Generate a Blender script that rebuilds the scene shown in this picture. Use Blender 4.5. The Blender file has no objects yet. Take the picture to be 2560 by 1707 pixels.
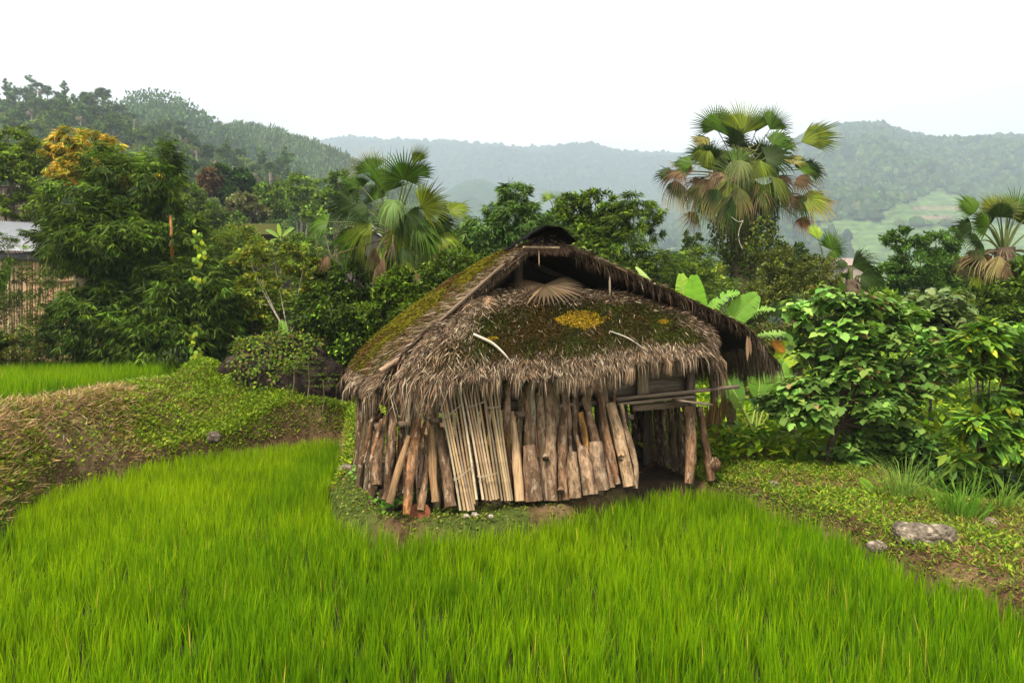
import bpy, math, random
import numpy as np
from mathutils import Vector
rng = np.random.default_rng(7)
random.seed(7)
R = math.radians
C = bpy.context.scene.collection
SC = bpy.context.scene

# ------------------------------------------------------------------ camera, sky, sun, exposure
CAMZ, F, CX, CY, HOR = 2.2, 1850.0, 1280.0, 853.5, 805.0
PITCH = math.atan((CY - HOR) / F)
cam = bpy.data.cameras.new('camera'); cam_o = bpy.data.objects.new('camera', cam); C.objects.link(cam_o)
cam.sensor_width = 36; cam.lens = 36 * F / 2560; cam.clip_end = 12000; cam.clip_start = 0.05
cam_o.location = (0, 0, CAMZ); cam_o.rotation_euler = (math.pi / 2 - PITCH, 0, 0)
SC.camera = cam_o

SUN_EL, SUN_AZ = 58, -150        # azimuth: direction the light comes from, clockwise from +Y
world = bpy.data.worlds.new('World'); SC.world = world; world.use_nodes = True
wn, wl = world.node_tree.nodes, world.node_tree.links
wn.clear()
wo = wn.new('ShaderNodeOutputWorld'); bg = wn.new('ShaderNodeBackground'); bg2 = wn.new('ShaderNodeBackground')
mixw = wn.new('ShaderNodeMixShader'); sky = wn.new('ShaderNodeTexSky')
sky.sky_type = 'NISHITA'; sky.sun_disc = False; sky.sun_elevation = R(SUN_EL); sky.sun_rotation = R(SUN_AZ)
bg.inputs['Strength'].default_value = 0.15
wl.new(sky.outputs[0], bg.inputs['Color'])
tc = wn.new('ShaderNodeTexCoord'); mp = wn.new('ShaderNodeMapping'); mp.inputs['Scale'].default_value = (1, 1, 3)
nz = wn.new('ShaderNodeTexNoise'); nz.inputs['Scale'].default_value = 2.2; nz.inputs['Detail'].default_value = 5
cr = wn.new('ShaderNodeValToRGB')
cr.color_ramp.elements[0].position = 0.25; cr.color_ramp.elements[0].color = (0.80, 0.78, 0.74, 1)
cr.color_ramp.elements[1].position = 0.6; cr.color_ramp.elements[1].color = (1.0, 0.965, 0.9, 1)
wl.new(tc.outputs['Generated'], mp.inputs[0]); wl.new(mp.outputs[0], nz.inputs['Vector'])
wl.new(nz.outputs['Fac'], cr.inputs[0]); wl.new(cr.outputs[0], bg2.inputs['Color'])
bg2.inputs['Strength'].default_value = 1.12
mixw.inputs[0].default_value = 0.95
wl.new(bg.outputs[0], mixw.inputs[1]); wl.new(bg2.outputs[0], mixw.inputs[2]); wl.new(mixw.outputs[0], wo.inputs[0])

sun = bpy.data.lights.new('sun', 'SUN'); sun.energy = 4.1; sun.angle = R(10); sun.color = (1, 0.9, 0.74)
sun_o = bpy.data.objects.new('sun', sun); C.objects.link(sun_o)
_a, _e = R(SUN_AZ), R(SUN_EL)
_d = Vector((math.sin(_a) * math.cos(_e), math.cos(_a) * math.cos(_e), math.sin(_e)))
sun_o.rotation_euler = _d.to_track_quat('Z', 'Y').to_euler(); sun_o.location = _d * 50

SC.view_settings.view_transform = 'Standard'; SC.view_settings.look = 'None'
SC.view_settings.exposure = 0.8; SC.view_settings.gamma = 1; SC.view_settings.use_curve_mapping = False
SC.render.engine = 'CYCLES'
cy = SC.cycles
cy.use_denoising = True
cy.max_bounces = 6; cy.diffuse_bounces = 1; cy.glossy_bounces = 2; cy.transmission_bounces = 4; cy.volume_bounces = 1
cy.transparent_max_bounces = 8; cy.use_adaptive_sampling = False
cy.caustics_reflective = False; cy.caustics_refractive = False

# ------------------------------------------------------------------ helpers
def ray(px, py):
    a, b = (px - CX) / F, (CY - py) / F
    return np.array([a, math.cos(PITCH) + b * math.sin(PITCH), -math.sin(PITCH) + b * math.cos(PITCH)])
def at(px, py, Y):
    d = ray(px, py); return np.array([0, 0, CAMZ]) + d * (Y / d[1])
def atz(px, py, z):
    d = ray(px, py); return np.array([0, 0, CAMZ]) + d * ((z - CAMZ) / d[2])
def sm(x, a=0., b=1.):
    t = np.clip((x - a) / (b - a), 0, 1); return t * t * (3 - 2 * t)
def unit(v):
    v = np.asarray(v, float); return v / (np.linalg.norm(v, axis=-1, keepdims=True) + 1e-12)
def vnoise(P, scale=1.0, seed=0, octaves=3):
    """smooth value noise, P (n,2 or 3) -> about -1..1"""
    P = np.atleast_2d(np.asarray(P, float)) * scale
    if P.shape[1] == 2: P = np.column_stack([P, np.zeros(len(P))])
    out = np.zeros(len(P)); amp = 1.0; tot = 0
    for o in range(octaves):
        Q = P + 17.3 * (o + 1) + seed * 7.7
        i = np.floor(Q).astype(np.int64); f = Q - i; f = f * f * (3 - 2 * f)
        acc = 0
        for dx in (0, 1):
            for dy in (0, 1):
                for dz in (0, 1):
                    n = (i[:, 0] + dx) * 73856093 ^ (i[:, 1] + dy) * 19349663 ^ (i[:, 2] + dz) * 83492791 ^ (seed * 2654435)
                    n = (n ^ (n >> 13)) * 1274126177 & 0x7fffffff
                    n = ((n ^ (n >> 16)) & 0xffff) / 32767.5 - 1
                    w = (f[:, 0] if dx else 1 - f[:, 0]) * (f[:, 1] if dy else 1 - f[:, 1]) * (f[:, 2] if dz else 1 - f[:, 2])
                    acc = acc + n * w
        out += acc * amp; tot += amp; amp *= 0.5; P = P * 2.03
    return out / tot * 1.6

class MB:
    def __init__(s): s.v = []; s.f = []; s.c = []; s.g = []; s.n = 0
    def add(s, V, Fs, col=None, gr=None):
        V = np.asarray(V, float).reshape(-1, 3); m = len(V)
        col = (0.5, 0.5, 0.5) if col is None else col
        col = np.broadcast_to(np.asarray(col, float), (m, 3))
        s.v.append(V); s.c.append(col)
        s.g.append(np.zeros((m, 3)) if gr is None else gr)
        for f in (Fs if isinstance(Fs, (list, tuple)) else [Fs]):
            f = np.asarray(f, np.int64)
            if f.size: s.f.append(f + s.n)
        s.n += m
    def build(s, name, mat, parent=None, origin=None, smooth=False):
        V = np.concatenate(s.v) if s.v else np.zeros((0, 3)); col = np.concatenate(s.c); gr = np.concatenate(s.g)
        if parent is not None: org = np.array(parent['_org'], float)
        elif origin is not None: org = np.asarray(origin, float)
        else:
            lo, hi = V.min(0), V.max(0); org = np.array([(lo[0] + hi[0]) / 2, (lo[1] + hi[1]) / 2, lo[2]])
        V = V - org
        me = bpy.data.meshes.new(name)
        me.vertices.add(len(V)); me.vertices.foreach_set('co', V.astype(np.float32).ravel())
        nl = sum(f.size for f in s.f); npoly = sum(len(f) for f in s.f)
        me.loops.add(nl); me.polygons.add(npoly)
        me.loops.foreach_set('vertex_index', np.concatenate([f.ravel() for f in s.f]).astype(np.int32))
        tot = np.concatenate([np.full(len(f), f.shape[1]) for f in s.f])
        st = np.concatenate([[0], np.cumsum(tot)[:-1]])
        me.polygons.foreach_set('loop_start', st.astype(np.int32))
        me.update(calc_edges=True)
        a = me.attributes.new('col', 'FLOAT_COLOR', 'POINT')
        a.data.foreach_set('color', np.column_stack([col, np.ones(len(col))]).astype(np.float32).ravel())
        if np.any(gr):
            a = me.attributes.new('gr', 'FLOAT_VECTOR', 'POINT'); a.data.foreach_set('vector', gr.astype(np.float32).ravel())
        if smooth: me.polygons.foreach_set('use_smooth', np.ones(npoly, bool))
        me.materials.append(mat)
        me.validate()
        o = bpy.data.objects.new(name, me); C.objects.link(o)
        if parent is not None: o.parent = parent; o['_org'] = parent['_org']
        else: o.location = org; o['_org'] = [float(x) for x in org]
        return o
def tag(o, label=None, cat=None, group=None, kind=None):
    if label: o['label'] = label
    if cat: o['category'] = cat
    if group: o['group'] = group
    if kind: o['kind'] = kind
    return o
def empty(name, loc, label=None, cat=None, group=None):
    o = bpy.data.objects.new(name, None); C.objects.link(o); o.location = [float(x) for x in loc]
    o.empty_display_size = .2; o['_org'] = [float(x) for x in loc]
    return tag(o, label, cat, group)
def copy_tree(o, parent=None):
    c = o.copy(); C.objects.link(c)
    if parent is not None: c.parent = parent
    for ch in list(o.children): copy_tree(ch, c)
    return c

# ------------------------------------------------------------------ materials
MATS = {}
def mat_attr(name, rough=0.6, trans=0.0, spec=0.3, nscale=0, namt=0.0, bump=0.0, bscale=40, patch=None, trans_tint=(1.0, 1.0, 0.5), grain=False, gscale=(30, 30, 6)):
    m = bpy.data.materials.new(name); m.use_nodes = True; n, l = m.node_tree.nodes, m.node_tree.links
    b = n['Principled BSDF']; out = n['Material Output']
    at_ = n.new('ShaderNodeAttribute'); at_.attribute_name = 'col'
    colr = at_.outputs['Color']
    tcn = n.new('ShaderNodeTexCoord')
    vec = tcn.outputs['Object']
    if grain:
        ga = n.new('ShaderNodeAttribute'); ga.attribute_name = 'gr'
        mpn = n.new('ShaderNodeMapping'); mpn.inputs['Scale'].default_value = gscale
        oi = n.new('ShaderNodeObjectInfo')
        l.new(ga.outputs['Vector'], mpn.inputs[0]); l.new(oi.outputs['Random'], mpn.inputs['Location']); vec = mpn.outputs[0]
        nscale = 1.0; bscale = 1.0
    if namt > 0:
        t = n.new('ShaderNodeTexNoise'); t.inputs['Scale'].default_value = nscale; t.inputs['Detail'].default_value = 8; t.inputs['Roughness'].default_value = .65
        l.new(vec, t.inputs['Vector'])
        r = n.new('ShaderNodeMapRange'); r.inputs['From Min'].default_value = .3; r.inputs['From Max'].default_value = .7
        r.inputs['To Min'].default_value = 1 - namt; r.inputs['To Max'].default_value = 1 + namt
        l.new(t.outputs['Fac'], r.inputs[0])
        mx = n.new('ShaderNodeVectorMath'); mx.operation = 'SCALE'
        l.new(colr, mx.inputs[0]); l.new(r.outputs[0], mx.inputs['Scale']); colr = mx.outputs[0]
    if patch:
        for (pc, thr, psc) in patch:
            t3 = n.new('ShaderNodeTexNoise'); t3.inputs['Scale'].default_value = psc; t3.inputs['Detail'].default_value = 5; t3.inputs['Roughness'].default_value = .6
            l.new(vec, t3.inputs['Vector']); r3 = n.new('ShaderNodeMapRange'); r3.inputs['From Min'].default_value = thr; r3.inputs['From Max'].default_value = thr + .05
            r3.inputs['To Max'].default_value = .75; l.new(t3.outputs['Fac'], r3.inputs[0])
            m3 = n.new('ShaderNodeMix'); m3.data_type = 'RGBA'; l.new(r3.outputs[0], m3.inputs[0]); l.new(colr, m3.inputs[6]); m3.inputs[7].default_value = (*pc, 1); colr = m3.outputs[2]
    l.new(colr, b.inputs['Base Color'])
    b.inputs['Roughness'].default_value = rough; b.inputs['Specular IOR Level'].default_value = spec
    if bump > 0:
        t2 = n.new('ShaderNodeTexNoise'); t2.inputs['Scale'].default_value = bscale; t2.inputs['Detail'].default_value = 6
        l.new(vec, t2.inputs['Vector'])
        bp = n.new('ShaderNodeBump'); bp.inputs['Strength'].default_value = bump; bp.inputs['Distance'].default_value = .03
        l.new(t2.outputs['Fac'], bp.inputs['Height']); l.new(bp.outputs[0], b.inputs['Normal'])
    if trans > 0:
        tr = n.new('ShaderNodeBsdfTranslucent'); ms = n.new('ShaderNodeMixShader'); ms.inputs[0].default_value = trans
        tm = n.new('ShaderNodeVectorMath'); tm.operation = 'MULTIPLY'; tm.inputs[1].default_value = [x * 1.5 for x in trans_tint]
        l.new(colr, tm.inputs[0]); l.new(tm.outputs[0], tr.inputs['Color'])
        l.new(b.outputs[0], ms.inputs[1]); l.new(tr.outputs[0], ms.inputs[2]); l.new(ms.outputs[0], out.inputs['Surface'])
    MATS[name] = m; return m
M_LEAF = mat_attr('leaf', .5, .24, .13)
M_PALM = mat_attr('palm_leaf', .5, .1, .12)
M_FARLEAF = mat_attr('far_leaf', .7, .25, .05)
M_RICE = mat_attr('rice_blade', .6, .4, .06)
M_DRY = mat_attr('dry_leaf', .8, .12, .1, trans_tint=(1, .8, .5))
M_THATCH = mat_attr('thatch', .9, 0, .1)
M_THATCHB = mat_attr('thatch_bed', .95, 0, .05, nscale=30, namt=.5, bump=.8, bscale=60)
M_MOSS = mat_attr('moss', .95, .1, .05)
M_BARK = mat_attr('bark', .9, 0, .06, namt=.8, bump=1.0, grain=True, gscale=(24, 24, 8), patch=[((.045, .027, .016), .53, .5), ((.31, .25, .18), .565, .85)])
M_WOOD = mat_attr('split_wood', .8, 0, .1, namt=.6, bump=.6, grain=True, gscale=(70, 70, 4))
M_BAMB = mat_attr('dry_bamboo', .5, 0, .3, namt=.22, bump=.1, grain=True, gscale=(50, 50, 3))
M_TRUNK = mat_attr('trunk_bark', .9, 0, .1, nscale=14, namt=.5, bump=.8, bscale=25)
M_SOIL = mat_attr('soil', .95, 0, .1, nscale=9, namt=.5, bump=1.0, bscale=22)
M_ROCK = mat_attr('rock', .9, 0, .1, nscale=22, namt=.8, bump=1.0, bscale=30)
M_FAR = mat_attr('far_forest', .95, 0, .05, nscale=.08, namt=.45)
M_METAL = mat_attr('metal_sheet', .45, 0, .5, nscale=3, namt=.12)
M_TARP = mat_attr('black_sheet', .95, 0, .02, nscale=6, namt=.4)

# ------------------------------------------------------------------ geometry generators (numpy)
def rand_unit(n):
    v = rng.normal(size=(n, 3)); return unit(v)
def leaves(mb, P, D, N, L, W, col, fold=.12, shape='diamond'):
    """leaf cards: base P, direction D, normal N, length L, width W"""
    n = len(P); D = unit(D); S = unit(np.cross(N, D)); N = np.cross(D, S)
    if shape == 'diamond':
        T = np.array([[0, 0, 0], [.42, .5, fold], [1, 0, -.1], [.42, -.5, fold]]); Fc = [[0, 1, 2], [0, 2, 3]]
    elif shape == 'oval':
        T = np.array([[0, 0, 0], [.3, .44, fold], [.7, .4, fold - .05], [1, 0, -.22], [.7, -.4, fold - .05], [.3, -.44, fold], [.5, 0, 0]])
        Fc = [[0, 6, 1, 1], [1, 6, 2, 2], [2, 6, 3, 3], [3, 6, 4, 4], [4, 6, 5, 5], [5, 6, 0, 0]]; Fc = [f[:3][::-1] for f in Fc]
    elif shape == 'lobed':
        T = np.array([[.05, 0, 0], [-.08, .28, .0], [.22, .52, -.05], [.45, .3, .05], [.62, .36, 0], [1.0, 0, -.18], [.62, -.36, 0], [.45, -.3, .05], [.22, -.52, -.05], [-.08, -.28, .0]])
        Fc = [[0, 2, 1], [0, 3, 2], [0, 5, 3], [3, 5, 4], [0, 7, 5], [7, 6, 5], [0, 8, 7], [0, 9, 8]]
    k = len(T); L = np.broadcast_to(L, (n,))[:, None, None]; W = np.broadcast_to(W, (n,))[:, None, None]
    V = P[:, None, :] + T[None, :, :1] * L * D[:, None] + T[None, :, 1:2] * W * S[:, None] + T[None, :, 2:] * (W if shape != 'lobed' else L) * N[:, None]
    Fc = np.array(Fc)
    Fa = (Fc[None] + (np.arange(n) * k)[:, None, None]).reshape(-1, 3)
    mb.add(V.reshape(-1, 3), Fa, np.repeat(col, k, axis=0))
def blades(mb, P, az, L, W, lean, bend, col, nseg=3, tipcol=None, facing=None):
    """grass-like blades: start leaning 'lean' rad from vertical toward az, bending by 'bend' more"""
    n = len(P); pts = [P]; ang = lean.copy(); h = np.column_stack([np.cos(az), np.sin(az), np.zeros(n)])
    for i in range(nseg):
        d = h * np.sin(ang)[:, None] + np.array([0, 0, 1.]) * np.cos(ang)[:, None]
        pts.append(pts[-1] + d * (L / nseg)[:, None]); ang = ang + bend / nseg * (1 + i * .6)
    fa = (az + math.pi / 2 + rng.normal(0, .6, n)) if facing is None else facing
    S = np.column_stack([np.cos(fa), np.sin(fa), np.zeros(n)])
    V = []; prof = [.75, 1.0, .75, .5][:nseg]
    for i in range(nseg):
        w = (W * prof[min(i, 3)] / 2)[:, None]; V += [pts[i] - S * w, pts[i] + S * w]
    V.append(pts[nseg]); k = len(V); V = np.stack(V, 1)
    b = (np.arange(n) * k)[:, None]
    Q = np.concatenate([b + np.array([[2 * i, 2 * i + 1, 2 * i + 3, 2 * i + 2]]) for i in range(nseg - 1)])
    Tt = b + np.array([[2 * nseg - 2, 2 * nseg - 1, 2 * nseg]])
    cc = np.repeat(col[:, None], k, 1)
    if tipcol is not None:
        t = np.linspace(0, 1, k)[None, :, None]; cc = cc * (1 - t) + tipcol[:, None] * t
    mb.add(V.reshape(-1, 3), [Q, Tt], cc.reshape(-1, 3))
def tube(mb, pts, rad, col, seg=8, noise=0., seed=0, cap=True, square=False, nn=None, flat=1.0, endcol=None):
    pts = np.asarray(pts, float); rad = np.broadcast_to(np.asarray(rad, float), (len(pts),))
    if nn:  # resample
        s = np.concatenate([[0], np.cumsum(np.linalg.norm(np.diff(pts, axis=0), axis=1))]); t = np.linspace(0, s[-1], nn)
        rad = np.interp(t, s, rad); p2 = np.column_stack([np.interp(t, s, pts[:, k]) for k in range(3)])
        for _ in range(2 if len(pts) > 2 else 0): p2[1:-1] = (p2[:-2] + 2 * p2[1:-1] + p2[2:]) / 4
        pts = p2
    n = len(pts); T = unit(np.gradient(pts, axis=0))
    ref = np.array([0, 0, 1.]) if abs(T[0][2]) < .8 else np.array([0, -1., 0.12])
    A = unit(np.cross(T, ref)); B = np.cross(T, A)
    th = np.arange(seg) * 2 * math.pi / seg + (math.pi / 4 if square else 0)
    ln = np.concatenate([[0], np.cumsum(np.linalg.norm(np.diff(pts, axis=0), axis=1))])
    rr = rad[:, None] * np.ones(seg)
    if noise:
        q = np.stack([np.cos(th)[None] * np.ones((n, 1)), np.sin(th)[None] * np.ones((n, 1)), ln[:, None] * 5 * np.ones(seg)], -1).reshape(-1, 3)
        rr = rr * (1 + noise * vnoise(q, 1.2, seed, 2).reshape(n, seg))
    off = A[:, None] * (np.cos(th)[None, :, None] * rr[..., None]) + B[:, None] * (np.sin(th)[None, :, None] * rr[..., None] * flat)
    V = (pts[:, None] + off).reshape(-1, 3)
    gr = np.stack([np.cos(th)[None] * rr, np.sin(th)[None] * rr, ln[:, None] * np.ones(seg)], -1).reshape(-1, 3) + seed * 3.1
    i, j = np.meshgrid(np.arange(n - 1), np.arange(seg), indexing='ij'); i = i.ravel(); j = j.ravel(); j2 = (j + 1) % seg
    Q = np.column_stack([i * seg + j, i * seg + j2, (i + 1) * seg + j2, (i + 1) * seg + j])
    colv = np.broadcast_to(np.asarray(col, float), (n, 3)) if np.ndim(col) == 1 else np.asarray(col)
    if len(colv) != n: colv = np.column_stack([np.interp(np.linspace(0, 1, n), np.linspace(0, 1, len(colv)), colv[:, k]) for k in range(3)])
    mb.add(V, Q, np.repeat(colv, seg, axis=0), gr)
    if cap:
        for e in (0, n - 1):
            ring = V[e * seg:(e + 1) * seg]; c0 = pts[e] + T[e] * (rad[e] * (.12 if e else -.12))
            VV = np.vstack([ring, c0[None]]); Fq = [[k, (k + 1) % seg, seg] if e else [(k + 1) % seg, k, seg] for k in range(seg)]
            g = np.vstack([gr[e * seg:(e + 1) * seg], gr[e * seg:e * seg + 1] * 0 + seed])
            mb.add(VV, np.array(Fq), endcol if endcol is not None else colv[e], g)
def box(mb, p0, p1, w, h, col, up=(0, 0, 1), jitter=0, seed=0):
    """a beam from p0 to p1, width w (sideways) and height h (along up)"""
    p0, p1 = np.asarray(p0, float), np.asarray(p1, float); T = unit(p1 - p0); S = unit(np.cross(T, up)); U = np.cross(S, T)
    V = []; g = []
    L = np.linalg.norm(p1 - p0); ns = 5
    for k in range(ns):
        t = k / (ns - 1); c = p0 + (p1 - p0) * t
        for a, b in ((-1, -1), (1, -1), (1, 1), (-1, 1)):
            j = 1 + (random.uniform(-jitter, jitter) if jitter else 0)
            V.append(c + S * a * w / 2 * j + U * b * h / 2 * j); g.append([a * w / 2 + seed, b * h / 2 + seed, L * t])
    Q = []
    for k in range(ns - 1):
        o = 4 * k
        for a in range(4): b = (a + 1) % 4; Q.append([o + a, o + b, o + 4 + b, o + 4 + a])
    o = 4 * (ns - 1); Q += [[3, 2, 1, 0], [o, o + 1, o + 2, o + 3]]
    mb.add(V, np.array(Q), col, np.array(g))
def jitcol(base, n, v=.18, hue=.08):
    base = np.asarray(base, float); k = rng.lognormal(0, v, (n, 1)); h = 1 + rng.normal(0, hue, (n, 3))
    return np.clip(base * k * h, .001, .9)
def palette(cols, n, w=None, v=.15, hue=.06):
    cols = np.asarray(cols, float); i = rng.choice(len(cols), n, p=w)
    return np.clip(cols[i] * rng.lognormal(0, v, (n, 1)) * (1 + rng.normal(0, hue, (n, 3))), .001, .9)

# ------------------------------------------------------------------ terrain
ZR = 0.08      # height of the rice tops
paddy_px = [(-60, 1370), (0, 1300), (60, 1240), (140, 1195), (260, 1163), (380, 1136), (520, 1113), (650, 1097), (760, 1087), (850, 1080),
            (848, 1110), (822, 1170), (818, 1215), (840, 1265), (905, 1284), (1000, 1296), (1150, 1298), (1300, 1280), (1450, 1250), (1560, 1222), (1650, 1198),
            (1780, 1200), (1860, 1212), (1920, 1234), (2000, 1262), (2123, 1303), (2220, 1355), (2349, 1400), (2462, 1432), (2543, 1468), (2800, 1600)]
PADDY = np.array([atz(x, y, ZR)[:2] for x, y in paddy_px] + [(4.2, 2.2), (3.5, 0.8), (-6.5, 0.8), (-6.6, 5.0)])
lip_px = [(-500, 1110, 1.0), (-200, 1050, 1.0), (0, 1018, 1.0), (200, 988, 1.0), (330, 960, 1.02), (430, 950, 1.05)]
UP = np.array([atz(x, y, z)[:2] for x, y, z in lip_px] + [(-6.6, 15.6), (-5.6, 16.6), (-5.8, 30.), (-40., 30.), (-40, 8)])
def inside(P, poly):
    x, y = P[:, 0], P[:, 1]; r = np.zeros(len(P), bool); n = len(poly)
    for i in range(n):
        x0, y0 = poly[i]; x1, y1 = poly[(i + 1) % n]
        c = (y0 > y) != (y1 > y)
        with np.errstate(divide='ignore', invalid='ignore'):
            r ^= c & (x < (x1 - x0) * (y - y0) / (y1 - y0 if y1 != y0 else 1e-9) + x0)
    return r
def pdist(P, poly, closed=True):
    n = len(poly); d = np.full(len(P), 1e9)
    for i in range(n if closed else n - 1):
        a = poly[i]; b = poly[(i + 1) % n]; ab = b - a; t = np.clip(((P - a) @ ab) / (ab @ ab + 1e-12), 0, 1)
        d = np.minimum(d, np.linalg.norm(P - (a + t[:, None] * ab), axis=1))
    return d
def sdf(P, poly): return pdist(P, poly) * np.where(inside(P, poly), -1, 1)
def hfun(X, Y):
    P = np.column_stack([X, Y]).astype(float); h = np.full(len(P), 0.0)
    near = (np.abs(P[:, 0]) < 60) & (P[:, 1] < 80)
    Pn = P[near]; dp = sdf(Pn, PADDY); du = sdf(Pn, UP)
    z = 0.03 * vnoise(Pn, 1.1, 3, 3) + .05 * sm(Pn[:, 1], 9, 12)
    z = z + .42 * sm(Pn[:, 1], 11, 16) * (1 - sm(Pn[:, 0], 0, 5))           # ground rises behind the hut on the left
    left = 1 - sm(Pn[:, 0], -3.6, -1.9)
    t = np.clip(dp, 0, None) / (np.clip(dp, 0, None) + np.clip(du, 0, None) + 1e-6)
    bank = 1.0 * sm(np.clip(t * 1.05, 0, 1)) ** .8 + .17 * vnoise(Pn, 1.5, 5, 5) * np.sin(np.clip(t, 0, 1) * math.pi)
    bank = bank * (1 - sm(Pn[:, 0], -6.3, -3.4)) + z * sm(Pn[:, 0], -6.3, -3.4)
    z = np.where(dp > 0, z * (1 - left) + np.maximum(bank, z) * left, z)
    # spur of the mound running down to the path
    a, b = np.array([-6.3, 15.2]), np.array([-3.3, 14.0]); ab = b - a
    tt = np.clip(((Pn - a) @ ab) / (ab @ ab), 0, 1); dd = np.linalg.norm(Pn - (a + tt[:, None] * ab), axis=1)
    z = np.maximum(z, (1.32 - .85 * tt) * np.exp(-(dd / 1.25) ** 2) + .05 * vnoise(Pn, 2.2, 8, 2))
    z = np.where(du < 0, np.where(du < -.25, .93, 1.0), z)
    # cut edges of the paddy
    e = sm(dp, -.02, .22); z = -.28 * (1 - e) + z * e
    # pond
    z = z - .75 * np.exp(-(((Pn[:, 0] - 6.9) / 1.15) ** 2 + ((Pn[:, 1] - 9.8) / .75) ** 2) ** 1.5)
    z = z - 2.2 * sm(Pn[:, 1], 45, 75) * sm(Pn[:, 0], -12, 4)
    h[near] = z
    far = ~near; Q = P[far]
    zf = np.where(Q[:, 1] < 0, 0, -2.2) - 55 * sm(Q[:, 1], 60, 600) * sm(Q[:, 0], -120, 40)
    h[far] = zf + .5
    return h
def axis(a, b, step, lo, hi, g=1.25):
    c = list(np.arange(a, b + 1e-6, step)); s = step
    while c[-1] < hi: s *= g; c.append(min(hi, c[-1] + s))
    s = step
    while c[0] > lo: s *= g; c.insert(0, max(lo, c[0] - s))
    return np.array(c)
gx = axis(-11, 11, .09, -3000, 3000); gy = axis(.5, 19, .09, -60, 2750)
GX, GY = np.meshgrid(gx, gy, indexing='ij'); PX = GX.ravel(); PY = GY.ravel(); PZ = hfun(PX, PY)
gi, gj = np.meshgrid(np.arange(len(gx) - 1), np.arange(len(gy) - 1), indexing='ij'); ny = len(gy)
Q = np.column_stack([(gi * ny + gj).ravel(), ((gi + 1) * ny + gj).ravel(), ((gi + 1) * ny + gj + 1).ravel(), (gi * ny + gj + 1).ravel()])
nn1 = vnoise(np.column_stack([PX, PY]), .9, 11, 4)[:, None]; nn2 = vnoise(np.column_stack([PX, PY]), 3.3, 12, 3)[:, None]
soil = np.array([.085, .05, .026]); straw = np.array([.16, .105, .055]); green = np.array([.05, .07, .012])
cT = soil * (1 - sm(nn2, -.2, .8)) + straw * sm(nn2, -.2, .8); cT = cT * (1 - sm(nn1, -.1, .5)) + green * sm(nn1, -.1, .5)
inP = inside(np.column_stack([PX, PY]), PADDY) & (PZ < -.18); cT[inP] = [.03, .035, .008]
_q = np.column_stack([PX, PY]) - np.array([-1.45, 8.6]); _u = _q @ np.array([math.cos(R(20)), math.sin(R(20))]); _v = _q @ np.array([-math.sin(R(20)), math.cos(R(20))]); cT[(_u > 0) & (_u < 4.3) & (_v > 0) & (_v < 2.5)] = [.035, .024, .015]  # soil darkened inside the hut footprint, standing in for the shade indoors
farm = (PY > 22); cT[farm] = [.03, .05, .012]
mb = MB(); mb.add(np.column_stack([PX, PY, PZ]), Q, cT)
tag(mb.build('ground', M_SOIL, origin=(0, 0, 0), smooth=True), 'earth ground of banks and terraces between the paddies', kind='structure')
# water of the pond
mb = MB(); th = np.linspace(0, 2 * math.pi, 40, endpoint=False)
V = np.column_stack([6.9 + 1.5 * np.cos(th), 9.8 + 1.1 * np.sin(th), np.full(40, -.22)])
mb.add(np.vstack([V, [[6.9, 9.8, -.22]]]), np.array([[k, (k + 1) % 40, 40] for k in range(40)]), (.075, .07, .02))
mw = mat_attr('muddy_water', .12, 0, .5); tag(mb.build('water', mw), 'muddy olive pond water at the right edge', kind='structure')

# ------------------------------------------------------------------ rice
def sample_poly(poly, n, lo, hi):
    out = np.zeros((0, 2))
    while len(out) < n:
        p = rng.uniform(lo, hi, (n * 2, 2)); p = p[inside(p, poly)]
        out = np.vstack([out, p])
    return out[:n]
def rice(name, label, poly, lo, hi, dens, zg, height, nb, clip=True, yellow=None):
    lo = np.array(lo); hi = np.array(hi); area = np.prod(hi - lo)
    p = rng.uniform(lo, hi, (int(area * dens), 2)); p = p[inside(p, poly)]
    if clip: p = p[np.abs(p[:, 0]) < .78 * p[:, 1] + 1.6]
    n = len(p)
    hn = vnoise(p, 1.3, 21, 3); hv = height * (1 + .05 * hn + .05 * rng.normal(size=n))
    cn = vnoise(p, .45, 22, 3); cn2 = vnoise(p, 2.0, 27, 2)
    P = np.repeat(p, nb, 0); m = len(P); az = rng.uniform(0, 2 * math.pi, m)
    r = np.abs(rng.normal(0, .022, m)); X = P[:, 0] + r * np.cos(az); Y = P[:, 1] + r * np.sin(az)
    L = np.repeat(hv, nb) * rng.uniform(.5, 1.1, m); lean = np.abs(rng.normal(.07, .1, m)); bend = np.abs(rng.normal(.2, .2, m))
    W = rng.uniform(.005, .011, m)
    wind = rng.normal(.3, .8, m)       # a light breeze leans the blades to the right
    az = np.where(rng.random(m) < .08, wind, az)
    g1 = np.array([.078, .215, .002]); g2 = np.array([.225, .38, .002]); g3 = np.array([.022, .085, .002])
    k = np.clip(.45 + .35 * np.repeat(cn, nb) + rng.normal(0, .3, m) + (0 if yellow is None else yellow(P)), 0, 1)[:, None]
    dk = np.clip(.25 - .22 * np.repeat(cn2, nb) + rng.normal(0, .2, m), 0, .8)[:, None]
    col = (g1 * (1 - k) + g2 * k) * (1 - dk) + g3 * dk
    dead = rng.random(m) < .006; col[dead] = [.38, .33, .06]
    B = MB(); blades(B, np.column_stack([X, Y, np.full(m, zg)]), az, L, W, lean, bend, col * .9, 3, tipcol=np.minimum(col * [1.5, 1.25, 1.0], .6))
    return tag(B.build(name, M_RICE), label, 'rice', kind='stuff')
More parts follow.
